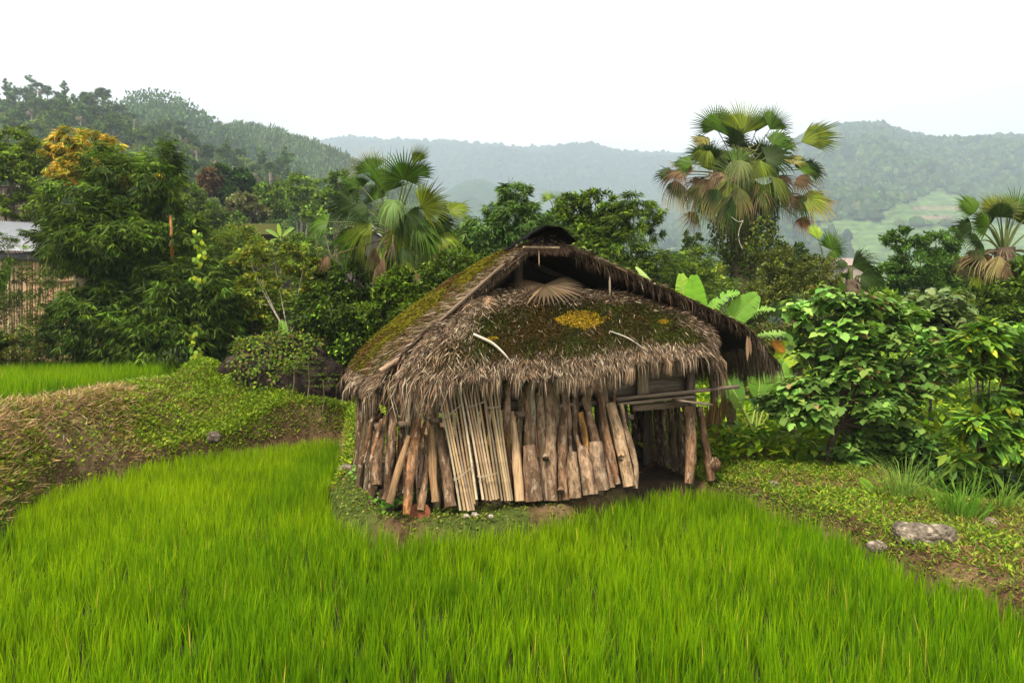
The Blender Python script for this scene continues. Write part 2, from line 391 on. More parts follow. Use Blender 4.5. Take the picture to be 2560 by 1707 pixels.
yel = lambda P: .38 * np.exp(-(((P[:, 0] + 4.0) / 2.6) ** 2 + ((P[:, 1] - 10.8) / 2.8) ** 2)) - .12 * sm(P[:, 0], 0, 3) + .25 * sm(P[:, 1], 7, 11) * (1 - sm(P[:, 0], -1, 1)) - .55 * np.exp(-((P[:, 0] + 3.05) / .5) ** 2) * (P[:, 1] > 8.5)
rice('rice_plants', 'bright green young rice filling the front paddy', PADDY, (-7.5, 2.4), (5.6, 14.5), 165, -.28, .325, 10, yellow=yel)
up_rice = np.array([atz(x, y, 1.0)[:2] for x, y in [(-400, 1085), (-200, 1045), (0, 1012), (200, 982), (330, 957), (395, 948)]] + [(-7.55, 17.2), (-13, 17.8), (-18, 16), (-16, 9)])
rice('rice_plants', 'bright green rice on the raised terrace at the left', up_rice, (-19, 8.5), (-7, 18.2), 110, .93, .42, 9, clip=False, yellow=lambda P: .1)

# ------------------------------------------------------------------ ground cover on the banks
HO0 = np.array([-1.45, 8.6]); HU0 = np.array([math.cos(R(20)), math.sin(R(20))]); HV0 = np.array([-math.sin(R(20)), math.cos(R(20))])
def hxy(P): return hfun(P[:, 0], P[:, 1])
def cover(name, label, pts, L, W, cols, w=None, lift=.05, up=.6, mat=None, cat='plants', upn=.5):
    n = len(pts); z = hxy(pts) + rng.uniform(0, lift, n)
    az = rng.uniform(0, 2 * math.pi, n); D = np.column_stack([np.cos(az), np.sin(az), rng.normal(up, .4, n)])
    N = unit(rng.normal(0, .5, (n, 3)) + [0, 0, 1.])
    LL = L * rng.uniform(.5, 1.5, n); B = MB()
    leaves(B, np.column_stack([pts, z]), D, N, LL, W * LL / L, palette(cols, n, w, .22), shape='diamond')
    return tag(B.build(name, mat or M_LEAF), label, cat, kind='stuff')
def scatter(lo, hi, n, fn):
    p = rng.uniform(lo, hi, (n, 2)); return p[rng.random(len(p)) < fn(p)]
def inhut(p): q = p - HO0; u = q @ HU0; v = q @ HV0; return (u > -.05) & (u < 4.3) & (v > -.1) & (v < 2.6)
def notfield(p): return (~inhut(p)) & (sdf(p, PADDY) > .08) & ((sdf(p, UP) > -.15) | (sdf(p, up_rice) > .1))
# left bank : patchy green leaves
def f(p):
    k = vnoise(p, 1.3, 31, 4); return notfield(p) * (.16 + .84 * sm(k, -.45, .1) * (.35 + .65 * sm(vnoise(p, 6, 35, 2), -.3, .2)))
lb = scatter((-10, 7), (-2.4, 16.5), 420000, f)
cover('weeds', 'low green weeds patching the earth bank beside the rice', lb, .055, .026, [(.17, .25, .01), (.09, .16, .01), (.27, .32, .012), (.2, .15, .03)], [.35, .35, .2, .1], .05)
def f(p):
    k = vnoise(p, 1.0, 31, 3); return notfield(p) * (1 - sm(k, -.3, .2)) * .9
ld = scatter((-10, 7), (-2.4, 16.5), 220000, f)
cover('dry_grass', 'dry brown grass stalks on the bare parts of the bank', ld, .13, .006, [(.34, .22, .1), (.22, .13, .055), (.42, .3, .15)], None, .04, .25, M_DRY, 'grass')
def f(p):
    a, b = np.array([-6.4, 15.3]), np.array([-3.4, 13.6]); ab = b - a; t = np.clip(((p - a) @ ab) / (ab @ ab), 0, 1)
    d = np.linalg.norm(p - (a + t[:, None] * ab), axis=1); return notfield(p) * np.exp(-(d / 1.15) ** 2) * (.55 + .45 * (vnoise(p, 1.5, 33, 2) > -.3))
fm = scatter((-8.5, 11.5), (-2, 17), 300000, f)
cover('ferns', 'lime green ferns covering the mound beside the boulder', fm, .06, .02, [(.16, .25, .01), (.1, .18, .01), (.24, .29, .015)], [.45, .35, .2], .12, .7, None, 'ferns')
def f(p): return (sdf(p, PADDY) > .3) * np.exp(-((sdf(p, UP) - .25) / .38) ** 2) * (vnoise(p, 1.2, 36, 3) > -.25) * (p[:, 0] < -6)
lp = scatter((-11, 7), (-5.8, 16.5), 110000, f)
cover('dry_grass', 'pale dry straw heaped along the lip of the upper terrace', lp, .16, .007, [(.4, .28, .14), (.3, .19, .09), (.48, .36, .2)], None, .07, .2, M_DRY, 'grass')
# hut mound left front and the path round the hut
def f(p): return notfield(p) * (.35 + .5 * (vnoise(p, 1.6, 41, 3) > -.1))
hm = scatter((-3.4, 7.2), (3.0, 14.5), 60000, f)
cover('moss_and_weeds', 'moss and tiny weeds on the mound round the hut', hm, .035, .02, [(.13, .2, .012), (.08, .13, .012), (.2, .17, .05)], None, .02, .6)
# right bank
def f(p): return notfield(p) * (.4 + .6 * sm(vnoise(p, 1.1, 51, 3), -.45, .1)) * (sm(p[:, 0] - .2, 0, 1.4)) * (((p[:, 0] - 6.9) / 1.1) ** 2 + ((p[:, 1] - 9.8) / .7) ** 2 > 1)
rb = scatter((1.5, 3), (12, 20), 620000, f)
cover('weeds', 'yellow green weeds on the right bank under the shrubs', rb, .05, .015, [(.15, .24, .012), (.075, .15, .01), (.22, .27, .02), (.16, .1, .04)], [.35, .3, .25, .1], .07)
def f(p): return notfield(p) * (sm(-vnoise(p, 1.1, 51, 3), -.2, .3)) * sm(p[:, 0], 1, 3)
rd = scatter((1.5, 3), (9, 12), 80000, f)
cover('dry_grass', 'dry brown stems among the weeds of the right bank', rd, .11, .007, [(.2, .1, .05), (.28, .19, .08), (.14, .075, .035)], None, .05, .3, M_DRY, 'grass')
# bright leafy field seen beyond the hut on the right
def f(p): return .9 * (sm(p[:, 0], 1.5, 3)) * (vnoise(p, .6, 55, 2) > -.6)
rf = scatter((2, 11), (34, 46), 420000, f)
cover('undergrowth', 'bright leafy undergrowth beyond the hut and shrubs', rf, .17, .08, [(.17, .29, .012), (.1, .2, .012), (.26, .34, .02)], None, .5, .6)

# ------------------------------------------------------------------ hut
PSI = R(20); HO = np.array([-1.45, 8.6]); HU = np.array([math.cos(PSI), math.sin(PSI)]); HV = np.array([-math.sin(PSI), math.cos(PSI)])
def HL(u, v, z):
    u, v, z = np.broadcast_arrays(np.asarray(u, float), v, z); xy = HO + u[..., None] * HU + v[..., None] * HV
    return np.concatenate([xy, z[..., None]], -1)
def onv(px, py, v):
    d = ray(px, py); o = np.array([0, 0, CAMZ]); k = (v - (o[:2] - HO) @ HV) / (d[:2] @ HV); return o + d * k
def onu(px, py, u):
    d = ray(px, py); o = np.array([0, 0, CAMZ]); k = (u - (o[:2] - HO) @ HU) / (d[:2] @ HU); return o + d * k
hut = empty('thatched_hut', HL(2.1, 1.2, 0), 'small log walled hut with a mossy thatched roof beside the paddy', 'hut')
UPK = 1.98
def bil(A, B_, Cc, D_, s, t):   # A top s0, B top s1, C bottom s0, D bottom s1
    A, B_, Cc, D_ = (np.asarray(q, float) for q in (A, B_, Cc, D_)); s = s[..., None]; t = t[..., None]
    return (A * (1 - s) + B_ * s) * (1 - t) + (Cc * (1 - s) + D_ * s) * t
def S_left(s, t):
    P = bil((UPK, .0, 3.25), (UPK, .95, 3.23), (-.12, -.12, 1.56), (-.12, 2.6, 1.56), s, t)
    P[..., 2] += (.17 * np.sin(np.clip(t, 0, 1) * math.pi) ** .8 * (0.3 + .7 * s)) - .12 * sm(t, .85, 1.05)
    P[..., 0] -= .1 * sm(t, .6, 1.) * np.sin(s * math.pi)
    return P
def S_right(s, t):
    P = bil((UPK, .0, 3.25), (UPK, .95, 3.23), (5.22, -.15, 2.0), (5.2, 2.6, 1.8), s, t)
    P[..., 2] += .03 * np.sin(t * math.pi) - .2 * sm(t, .86, 1.05)
    return P
def S_back(s, t):
    return bil((UPK, .93, 3.21), (UPK, .95, 3.21), (5.15, 2.65, 1.75), (-.1, 2.65, 1.55), s, t)
def roofz(u):
    return np.where(u < UPK, 3.25 - (UPK - u) * 1.73 / 2.1, 3.25 - (u - UPK) * 1.25 / 3.24)
def S_skirt(s, t):
    ut = .98 + 3.25 * s; zt = np.minimum(2.62 - .06 * np.abs(s - .35) * 2, roofz(ut) - .1 - .12 * sm(s, .45, .65))
    ub = .1 + 4.42 * s; vb = -.52 + .5 * sm(s, .86, 1.0) + .12 * (1 - sm(s, 0, .12)); zb = 1.655 + .2 * sm(s, .5, .75) - .05 * sm(s, .88, 1)
    u = ut * (1 - t) + ub * t; v = .16 * (1 - t) + vb * t; z = zt * (1 - t) + zb * t
    bul = .13 * np.sin(np.clip(t, 0, 1) * math.pi) ** .9
    z = z + bul * .9 - .06 * sm(t, .8, 1); v = v - bul * .6
    return np.stack([u, v, z], -1)
def thatch_sheet(mbx, Sf, ns, nt, thick, col, seed, smin=0., smax=1.):
    s, t = np.meshgrid(np.linspace(smin, smax, ns), np.linspace(0, 1, nt), indexing='ij'); P = Sf(s, t)
    ls = vnoise(np.stack([s.ravel() * 14, t.ravel() * 9], -1), 1, seed, 3).reshape(s.shape) * .025
    P = P.copy(); P[..., 2] += ls
    W = HL(P[..., 0], P[..., 1], P[..., 2]); Wb = W.copy(); Wb[..., 2] -= thick
    i, j = np.meshgrid(np.arange(ns - 1), np.arange(nt - 1), indexing='ij'); i = i.ravel(); j = j.ravel()
    q = np.column_stack([i * nt + j, (i + 1) * nt + j, (i + 1) * nt + j + 1, i * nt + j + 1]); N = ns * nt
    edge = []
    for a in range(ns - 1):
        for jj in (0, nt - 1): edge.append([a * nt + jj, (a + 1) * nt + jj, (a + 1) * nt + jj + N, a * nt + jj + N])
    for b in range(nt - 1):
        for ii in (0, ns - 1): edge.append([ii * nt + b, ii * nt + b + 1, ii * nt + b + 1 + N, ii * nt + b + N])
    mbx.add(np.vstack([W.reshape(-1, 3), Wb.reshape(-1, 3)]), [q, q[:, ::-1] + N, np.array(edge)], col)
STRAW = [(.24, .18, .12), (.12, .08, .05), (.37, .30, .215), (.05, .032, .02), (.18, .105, .055)]
SW = [.28, .24, .12, .24, .12]
def surf_frame(Sf, s, t, e=.01):
    P = Sf(s, t); P1 = Sf(s, t + e); P2 = Sf(s + e, t)
    W = HL(P[..., 0], P[..., 1], P[..., 2]); W1 = HL(P1[..., 0], P1[..., 1], P1[..., 2]); W2 = HL(P2[..., 0], P2[..., 1], P2[..., 2])
    D = unit(W1 - W); S = unit(W2 - W); N = unit(np.cross(D, S)); N = np.where(N[:, 2:] < 0, -N, N); return W, D, S, N
def straw(mbx, Sf, s, t, L, lift=.25, side=.35, wd=.008, cols=STRAW, w=SW, v=.2, back=.0):
    n = len(s); W, D, S, N = surf_frame(Sf, s, t)
    Dd = D + S * rng.normal(0, side, (n, 1)) + N * np.abs(rng.normal(0, lift, (n, 1))); LL = L * rng.uniform(.4, 1.3, n)
    P = W + N * rng.uniform(0, .035, (n, 1)) - D * back
    leaves(mbx, P, Dd, N + rng.normal(0, .4, (n, 3)), LL, wd * rng.uniform(.6, 1.5, n), palette(cols, n, w, v, .04), fold=.0)
def fringe(mbx, Sf, s, t, L, out=.3, side=.2, wd=.011, cols=STRAW, w=SW, gaps=True):
    n = len(s); W, D, S, N = surf_frame(Sf, s, t)
    nz = .6 + .85 * vnoise(np.column_stack([s * 26, s * 0]), 1, 71, 2) if gaps else np.ones(n)
    LL = L * np.clip(nz, .25, 1.8) * rng.uniform(.35, 1.2, n)
    k = np.clip(rng.normal(.45, .25, (n, 1)), .05, 1.)
    col = palette(cols, n, w, .2, .04)
    D1 = unit(D * (1 - k * .4) + S * rng.normal(0, side, (n, 1)) + np.array([0, 0, -.25]))
    D2 = unit(D * .15 + np.array([0, 0, -1.]) + S * rng.normal(0, side, (n, 1)) * .8)
    Nn = unit(np.cross(S, D1)) + rng.normal(0, .35, (n, 3)); wds = wd * rng.lognormal(0, .45, n)
    mid = W + D1 * (LL * .45)[:, None]; SS = unit(np.cross(Nn, D1)) * (wds / 2)[:, None]; tip = mid + D2 * (LL * .55)[:, None]
    V = np.stack([W - SS, W + SS, mid + SS, mid - SS, tip], 1); b = (np.arange(n) * 5)[:, None]
    mbx.add(V.reshape(-1, 3), [b + np.array([[0, 1, 2, 3]]), b + np.array([[3, 2, 4]])], np.repeat(col, 5, 0))

# main roof
mb = MB()
thatch_sheet(mb, S_left, 26, 34, .1, (.06, .042, .027), 1); thatch_sheet(mb, S_right, 22, 34, .075, (.02, .014, .01), 2); thatch_sheet(mb, S_back, 12, 24, .1, (.035, .025, .018), 3)  # right slope bed painted near black for the shade seen through the gable opening
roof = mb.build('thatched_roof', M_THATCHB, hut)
mb = MB()
u_ = lambda n, a=0., b=1.: rng.uniform(a, b, n)
straw(mb, S_left, .32 * u_(9000) ** 1.5 , u_(9000, 0, 1.), .16, .3, .5)                     # loose straw along the verge
straw(mb, S_left, u_(1500), u_(1500, 0, 1.), .14, .12, .15)
fringe(mb, S_left, u_(2600, 0, .12), u_(2600, .0, 1.), .11, side=.5)
fringe(mb, S_left, u_(3600, 0, 1), u_(3600, .93, 1.02), .3, side=.25, wd=.012)
n = 1500; fringe(mb, S_left, u_(n, 0, .12), u_(n, .8, 1.), .42, side=.35, wd=.012, gaps=False)
straw(mb, S_right, u_(5000, 0, .25), u_(5000), .14, .3, .5); straw(mb, S_right, u_(3000), u_(3000), .16, .15, .2)
fringe(mb, S_right, u_(6500, -.03, .05), u_(6500, .02, 1.), .12, side=.9); n = 900; cs = rng.choice(np.linspace(.1, .95, 22), n) + rng.normal(0, .006, n); fringe(mb, S_right, u_(n, -.03, .02), cs, .3, side=.3, gaps=False); fringe(mb, S_left, u_(2600, -.03, .04), u_(2600), .14, side=.9)
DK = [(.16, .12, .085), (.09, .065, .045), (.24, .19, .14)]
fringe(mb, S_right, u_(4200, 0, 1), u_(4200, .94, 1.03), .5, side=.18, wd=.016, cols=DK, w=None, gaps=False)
fringe(mb, S_back, u_(2500, 0, 1), u_(2500, .95, 1.03), .3, side=.2)
mb.build('straw', M_THATCH, roof)
# moss on the left slope
mb = MB()
n = 34000; s = rng.uniform(.06, 1., n); t = rng.uniform(.08, .97, n)
k = vnoise(np.column_stack([s * 3, t * 7]), 1, 81, 3); keep = (k + .75 - 2.2 * np.clip(.22 - s, 0, 1) > rng.uniform(-.1, .35, n)) ; s, t, k = s[keep], t[keep], k[keep]
n = len(s); W, D, S, N = surf_frame(S_left, s, t)
k2 = vnoise(np.column_stack([s * 5, t * 9]), 1, 82, 3); g = np.where((k2 > .1)[:, None], np.array([.095, .085, .006]), np.where((k2 > -.35)[:, None], np.array([.06, .052, .006]), np.array([.07, .04, .01])))
leaves(mb, W + N * rng.uniform(.01, .05, (n, 1)), D + N * rng.normal(.35, .3, (n, 1)) + S * rng.normal(0, .4, (n, 1)), N + rng.normal(0, .3, (n, 3)), rng.uniform(.02, .06, n), rng.uniform(.01, .022, n), g * rng.lognormal(0, .3, (n, 1)))
n = 3000; s = u_(n, 0, .06); t = u_(n, .35, 1.); W, D, S, N = surf_frame(S_right, s, t)
leaves(mb, W + N * .02, D + N * .4 + S * rng.normal(0, .6, (n, 1)), N + rng.normal(0, .3, (n, 3)), rng.uniform(.02, .06, n), rng.uniform(.01, .02, n), jitcol((.09, .085, .01), n, .35))
mb.build('moss', M_MOSS, roof)
# ridge cap: a black sheet bent over the ridge
mb = MB(); us = np.linspace(-.36, .31, 15); vs = np.linspace(-.2, .6, 8)
for lay, dz in ((0, 0), (1, -.012)):
    pass
Vt = []; 
for dz in (0, -.015):
    for v in vs:
        for u in us:
            z = 3.385 - 1.3 * u * u * (1.1 if u < 0 else 1.5) - .12 * max(v, 0) + .008 * math.sin(u * 30 + v * 9)
            Vt.append(HL(UPK + u + .03, v, z + dz))
Vt = np.array(Vt).reshape(-1, 3); nu, nv = len(us), len(vs); q = [[a * nu + b, a * nu + b + 1, (a + 1) * nu + b + 1, (a + 1) * nu + b] for a in range(nv - 1) for b in range(nu - 1)]
q = np.array(q); N_ = nu * nv; e = [[b, b + 1, b + 1 + N_, b + N_] for b in range(nu - 1)] + [[a * nu, (a + 1) * nu, (a + 1) * nu + N_, a * nu + N_] for a in range(nv - 1)] + [[a * nu + nu - 1, (a + 1) * nu + nu - 1, (a + 1) * nu + nu - 1 + N_, a * nu + nu - 1 + N_] for a in range(nv - 1)]
mb.add(Vt, [q, q[:, ::-1] + N_, np.array(e)], (.006, .006, .006)); mb.build('ridge_cap', M_TARP, roof, smooth=True)

# apron roof below the gable opening
mb = MB(); thatch_sheet(mb, S_skirt, 60, 30, .09, (.06, .042, .028), 4); apron = mb.build('apron_roof', M_THATCHB, hut)
def mossmask(s, t):
    k = vnoise(np.column_stack([s * 12, t * 5]), 1, 91, 5)
    c = np.minimum(sm(s, .02, .24), 1 - sm(s, .74, 1.0)); top = sm(t - .22 * np.abs(s - .5), .14, .38); bot = 1 - sm(t, .80, .98)
    return c * top * bot + .42 * k
mb = MB()
n = 46000; s = u_(n, -.01, 1.01); t = u_(n, 0, 1.); keep = mossmask(s, t) < .5 + rng.normal(0, .2, n)
straw(mb, S_skirt, s[keep], t[keep], .13, .35, .55, wd=.009)
n = 1500; s = u_(n, .1, .95); t = u_(n, .2, .9); straw(mb, S_skirt, s, t, .12, .25, .9, wd=.007)
fringe(mb, S_skirt, u_(15000, 0, 1.), u_(15000, .86, 1.02), .16, side=.3, wd=.008); fringe(mb, S_skirt, u_(9000, 0, 1.), u_(9000, .84, 1.03), .19, side=.45, wd=.0045)
n = 3400; cs = rng.choice(np.linspace(.0, 1., 34) + rng.normal(0, .014, 34), n, p=(lambda q: q / q.sum())(rng.lognormal(0, .8, 34))) + rng.normal(0, .007, n)
fringe(mb, S_skirt, np.clip(cs, -.01, 1.01), u_(n, .93, 1.02), .27, side=.12, wd=.007, gaps=False)
n = 1500; fringe(mb, S_skirt, u_(n, -.01, .09), u_(n, .45, 1.), .55, side=.35, wd=.011, gaps=False)     # thick hanging tuft at the left corner
n = 900; fringe(mb, S_skirt, u_(n, .955, 1.0), u_(n, .9, 1.), .6, side=.1, wd=.016, gaps=False)
mb.build('straw', M_THATCH, apron)
mb = MB(); n = 95000; s = u_(n); t = u_(n, .1, .97); keep = mossmask(s, t) > .40 + rng.normal(0, .17, n); s, t = s[keep], t[keep]; n = len(s)
W, D, S, N = surf_frame(S_skirt, s, t); k2 = vnoise(np.column_stack([s * 14, t * 5]), 1, 92, 3)
g = np.where((k2 > .15)[:, None], np.array([.04, .05, .006]), np.where((k2 > -.45)[:, None], np.array([.035, .034, .006]), np.array([.05, .034, .007])))
pos = W @ np.eye(3)
def ypatch(px, py, rx, ry):
    a = (CX + F * pos[:, 0] / pos[:, 1] - px) / rx; b = (HOR + F * (CAMZ - pos[:, 2]) / pos[:, 1] - py) / ry; return a * a + b * b
yp = np.minimum.reduce([ypatch(1445, 803, 55, 20), ypatch(1655, 808, 14, 5), ypatch(1230, 848, 16, 5)])
yl = yp < 1 + .5 * vnoise(pos, 14, 95, 2) + rng.normal(0, .15, n); g[yl] = [.30, .20, .012]
leaves(mb, W + N * rng.uniform(.015, .05, (n, 1)), D * .5 + N * rng.normal(.6, .4, (n, 1)) + S * rng.normal(0, .6, (n, 1)), N + rng.normal(0, .4, (n, 3)), rng.uniform(.01, .032, n), rng.uniform(.007, .015, n), g * rng.lognormal(0, .4, (n, 1)))
mb.build('moss', M_MOSS, apron)

# timber of the hut
def tpart(name, fn, mat=M_WOOD, label=None):
    b = MB(); fn(b); o = b.build(name, mat, hut)
    if label: o['label'] = label
    return o
WD = (.12, .085, .058); WDL = (.2, .15, .105)
# barge pole under the left verge (two lengths), cross stick, king post
tpart('barge_pole', lambda b: tube(b, [onv(1258, 662, -.1), onv(1175, 735, -.12), onv(1098, 804, -.13)], [.018, .022, .024], (.16, .12, .08), 8, .06, nn=12), M_WOOD)
tpart('barge_pole', lambda b: tube(b, [onv(995, 898, -.12), onv(950, 929, -.2)], [.026, .034], (.3, .2, .13), 8, .05, nn=8), M_WOOD)
def shade_sheet(b):
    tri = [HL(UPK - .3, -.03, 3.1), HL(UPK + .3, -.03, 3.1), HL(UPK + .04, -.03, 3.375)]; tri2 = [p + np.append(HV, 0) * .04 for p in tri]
    b.add(tri + tri2, [np.array([[0, 1, 2], [5, 4, 3]]), np.array([[0, 3, 4, 1], [1, 4, 5, 2], [2, 5, 3, 0]])], (.008, .006, .005))  # near-black sheet stands in for the shade under the ridge cap
tpart('gable_shade_sheet', shade_sheet, M_TARP)
b = MB(); n = 420; uu = u_(n, -.28, .3); fringe_p = HL(UPK + uu, -.05, 3.1 + .07 * u_(n)); leaves(b, fringe_p, np.column_stack([rng.normal(0, .7, n), -.3 * np.ones(n), rng.normal(-.7, .4, n)]), rng.normal(0, .5, (n, 3)) + [0, -1, 0], .11, .008, palette([(.16, .1, .07), (.08, .05, .035)], n)); b.build('gable_straw', M_THATCH, hut)
tpart('cross_stick', lambda b: tube(b, [onv(1308, 618, -.08), onv(1398, 620, -.08)], [.014, .016], (.42, .32, .2), 8, .08, nn=6), M_WOOD)
tpart('king_post', lambda b: box(b, HL(1.8, .45, 2.3), HL(1.8, .45, 3.1), .1, .11, (.07, .05, .035), up=(1, 0, 0), jitter=.03))
tpart('rafter', lambda b: box(b, HL(.15, .5, 1.62), HL(1.9, .5, 3.0), .07, .08, (.025, .018, .012)))  # both rafters coloured almost black to paint in the shaded gable interior
tpart('rafter', lambda b: box(b, HL(4.9, .6, 1.85), HL(2.1, .6, 2.95), .06, .07, (.02, .015, .01)))
tpart('tie_beam', lambda b: tube(b, [HL(.9, .3, 2.42), HL(3.4, .3, 2.40)], [.035, .04], WD, 8, .1, nn=10))
tpart('purlin', lambda b: tube(b, [onv(1735, 800, -.15), HL(4.05, 2.0, 2.2)], [.05, .045], (.3, .21, .14), 8, .05, nn=8))
n_ = 0
for u, v in ((.05, .05), (1.35, .08), (2.78, .05), (4.15, .05), (.05, 2.3), (2.1, 2.3), (4.15, 2.3), (.05, 1.2), (4.15, 1.2)):
    tpart('post', lambda b: box(b, HL(u, v, -.05), HL(u, v, 1.7), .1, .1, (.13, .1, .075), up=(1, 0, 0), jitter=.04, seed=u))
# loft floor, plank walls above it
tpart('loft_floor', lambda b: [box(b, HL(.02, .12 + .3 * k, 1.2), HL(4.2, .12 + .3 * k, 1.2), .29, .03, (.1, .075, .05), seed=k) for k in range(8)])
for k in range(3):
    tpart('plank', lambda b: box(b, HL(.05, 0.12, 1.32 + .2 * k), HL(4.12, 0.12, 1.32 + .2 * k), .03, .195, jitcol((.135, .1, .07), 1, .15)[0], jitter=.01, seed=k * 2.), label='weathered horizontal wall plank under the eave')
for k in range(2):
    tpart('plank', lambda b: box(b, HL(.02, .15, 1.3 + .22 * k), HL(.02, 2.3, 1.3 + .22 * k), .03, .21, (.09, .065, .045), seed=k * 2. + 7))
    tpart('plank', lambda b: box(b, HL(4.2, .15, 1.3 + .22 * k), HL(4.2, 2.3, 1.3 + .22 * k), .03, .21, (.09, .065, .045), seed=k * 2. + 17))
    tpart('plank', lambda b: box(b, HL(.02, 2.36, 1.3 + .22 * k), HL(4.2, 2.36, 1.3 + .22 * k), .03, .21, (.09, .065, .045), seed=k * 2. + 27))
tpart('board', lambda b: box(b, onv(1607, 985, -.02), onv(1606, 905, -.02), .16, .05, (.27, .21, .145), up=HV.tolist() + [0], jitter=.02), label='pale upright board on the plank wall')
# horizontal beams sticking out along the front
bm = [((1540, 998), (1845, 966), .07, .045, (.2, .15, .11), -.12), ((1545, 1010), (1735, 992), .05, .035, (.22, .165, .12), -.16), ((1580, 1020), (1715, 1008), .08, .085, (.17, .125, .09), -.05),
      ((1395, 1014), (1490, 1006), .05, .04, (.2, .15, .1), -.1), ((1290, 1022), (1300, 1020), .06, .05, (.2, .15, .1), -.1)]
for (a, b_, w, h, c, v) in bm[:4]:
    tpart('beam', lambda b: box(b, onv(a[0], a[1], v), onv(b_[0], b_[1], v), w, h, c, jitter=.03, seed=a[0] * .01))
for (px, py, w, h) in ((1011, 1062, .1, .055), (1092, 1052, .13, .05), (1305, 1036, .1, .06), (950, 1071, .1, .08), (1578, 1043, .08, .06), (1020, 1008, .12, .05)):
    q = onv(px, py, -.22); tpart('beam_end', lambda b: box(b, q, q + np.append(HV, 0) * .5, w, h, (.14, .1, .07), jitter=.03, seed=px * .01))
tpart('beam', lambda b: box(b, onv(1690, 1000, -.3), onv(1772, 1010, -.32), .2, .03, (.22, .165, .12), jitter=.03))
tpart('beam', lambda b: box(b, HL(.0, .02, 1.16), HL(3.2, .02, 1.16), .06, .09, (.13, .1, .07), seed=5))

# ------------------------------------------------------------------ firewood logs leaning on the hut
def c7(x, y): return (850 + x * .2679, 900 + y * .2679)
def c8(x, y): return (1300 + x * .2871, 850 + y * .2871)
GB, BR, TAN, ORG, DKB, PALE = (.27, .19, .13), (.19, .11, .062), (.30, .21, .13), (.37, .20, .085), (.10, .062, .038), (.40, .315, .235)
def spots(b, seed): pass
LG = 'firewood logs leaning against the hut front'
def log(pts, w, col, label, vb=-.34, vt=-.06, mat=None, seed=0, endc=None, name='log', noise=.16, bulge=None, plane='v', parts=None, stretch=None, z0=None):
    """pts: photo pixels from the foot to the top; w: width in pixels"""
    m = len(pts); W = []
    for i, (x, y) in enumerate(pts):
        k = i / (m - 1); v = vb + (vt - vb) * k
        W.append(onv(x, y, v) if plane == 'v' else onu(x, y, v))
    W = np.array(W); rad = np.array([w] * m if np.isscalar(w) else w) / 2 * (W[:, 1] / F)
    b = MB(); col = np.asarray(col) * [.9, .78, .65] * random.uniform(.75, 1.1)
    if mat is M_WOOD:
        tube(b, W, rad, col, 7, .22, seed, nn=16, flat=.7, endcol=endc or (.45, .33, .2))
    else:
        tube(b, W, rad, col, 14, noise, seed, nn=22, endcol=endc or (.33, .25, .17))
    if bulge:
        bx, by, br = bulge; k = np.argmin([abs(p[1] - by) for p in pts]); v = vb + (vt - vb) * k / (m - 1)
        q = onv(bx, by, v - rad[0] * .6); rr = br * q[1] / F
        tube(b, [q + [0, .02, -rr * .8], q + [0, 0, -rr * .4], q + [0, -.01, rr * .2], q + [0, .02, rr * .9]], [rr * .45, rr * .95, rr, rr * .5], col, 12, .12, seed + 3)
    o = b.build(name, mat or M_BARK, smooth=mat is not M_WOOD); tag(o, label, 'log', LG)
    return o
c = c7
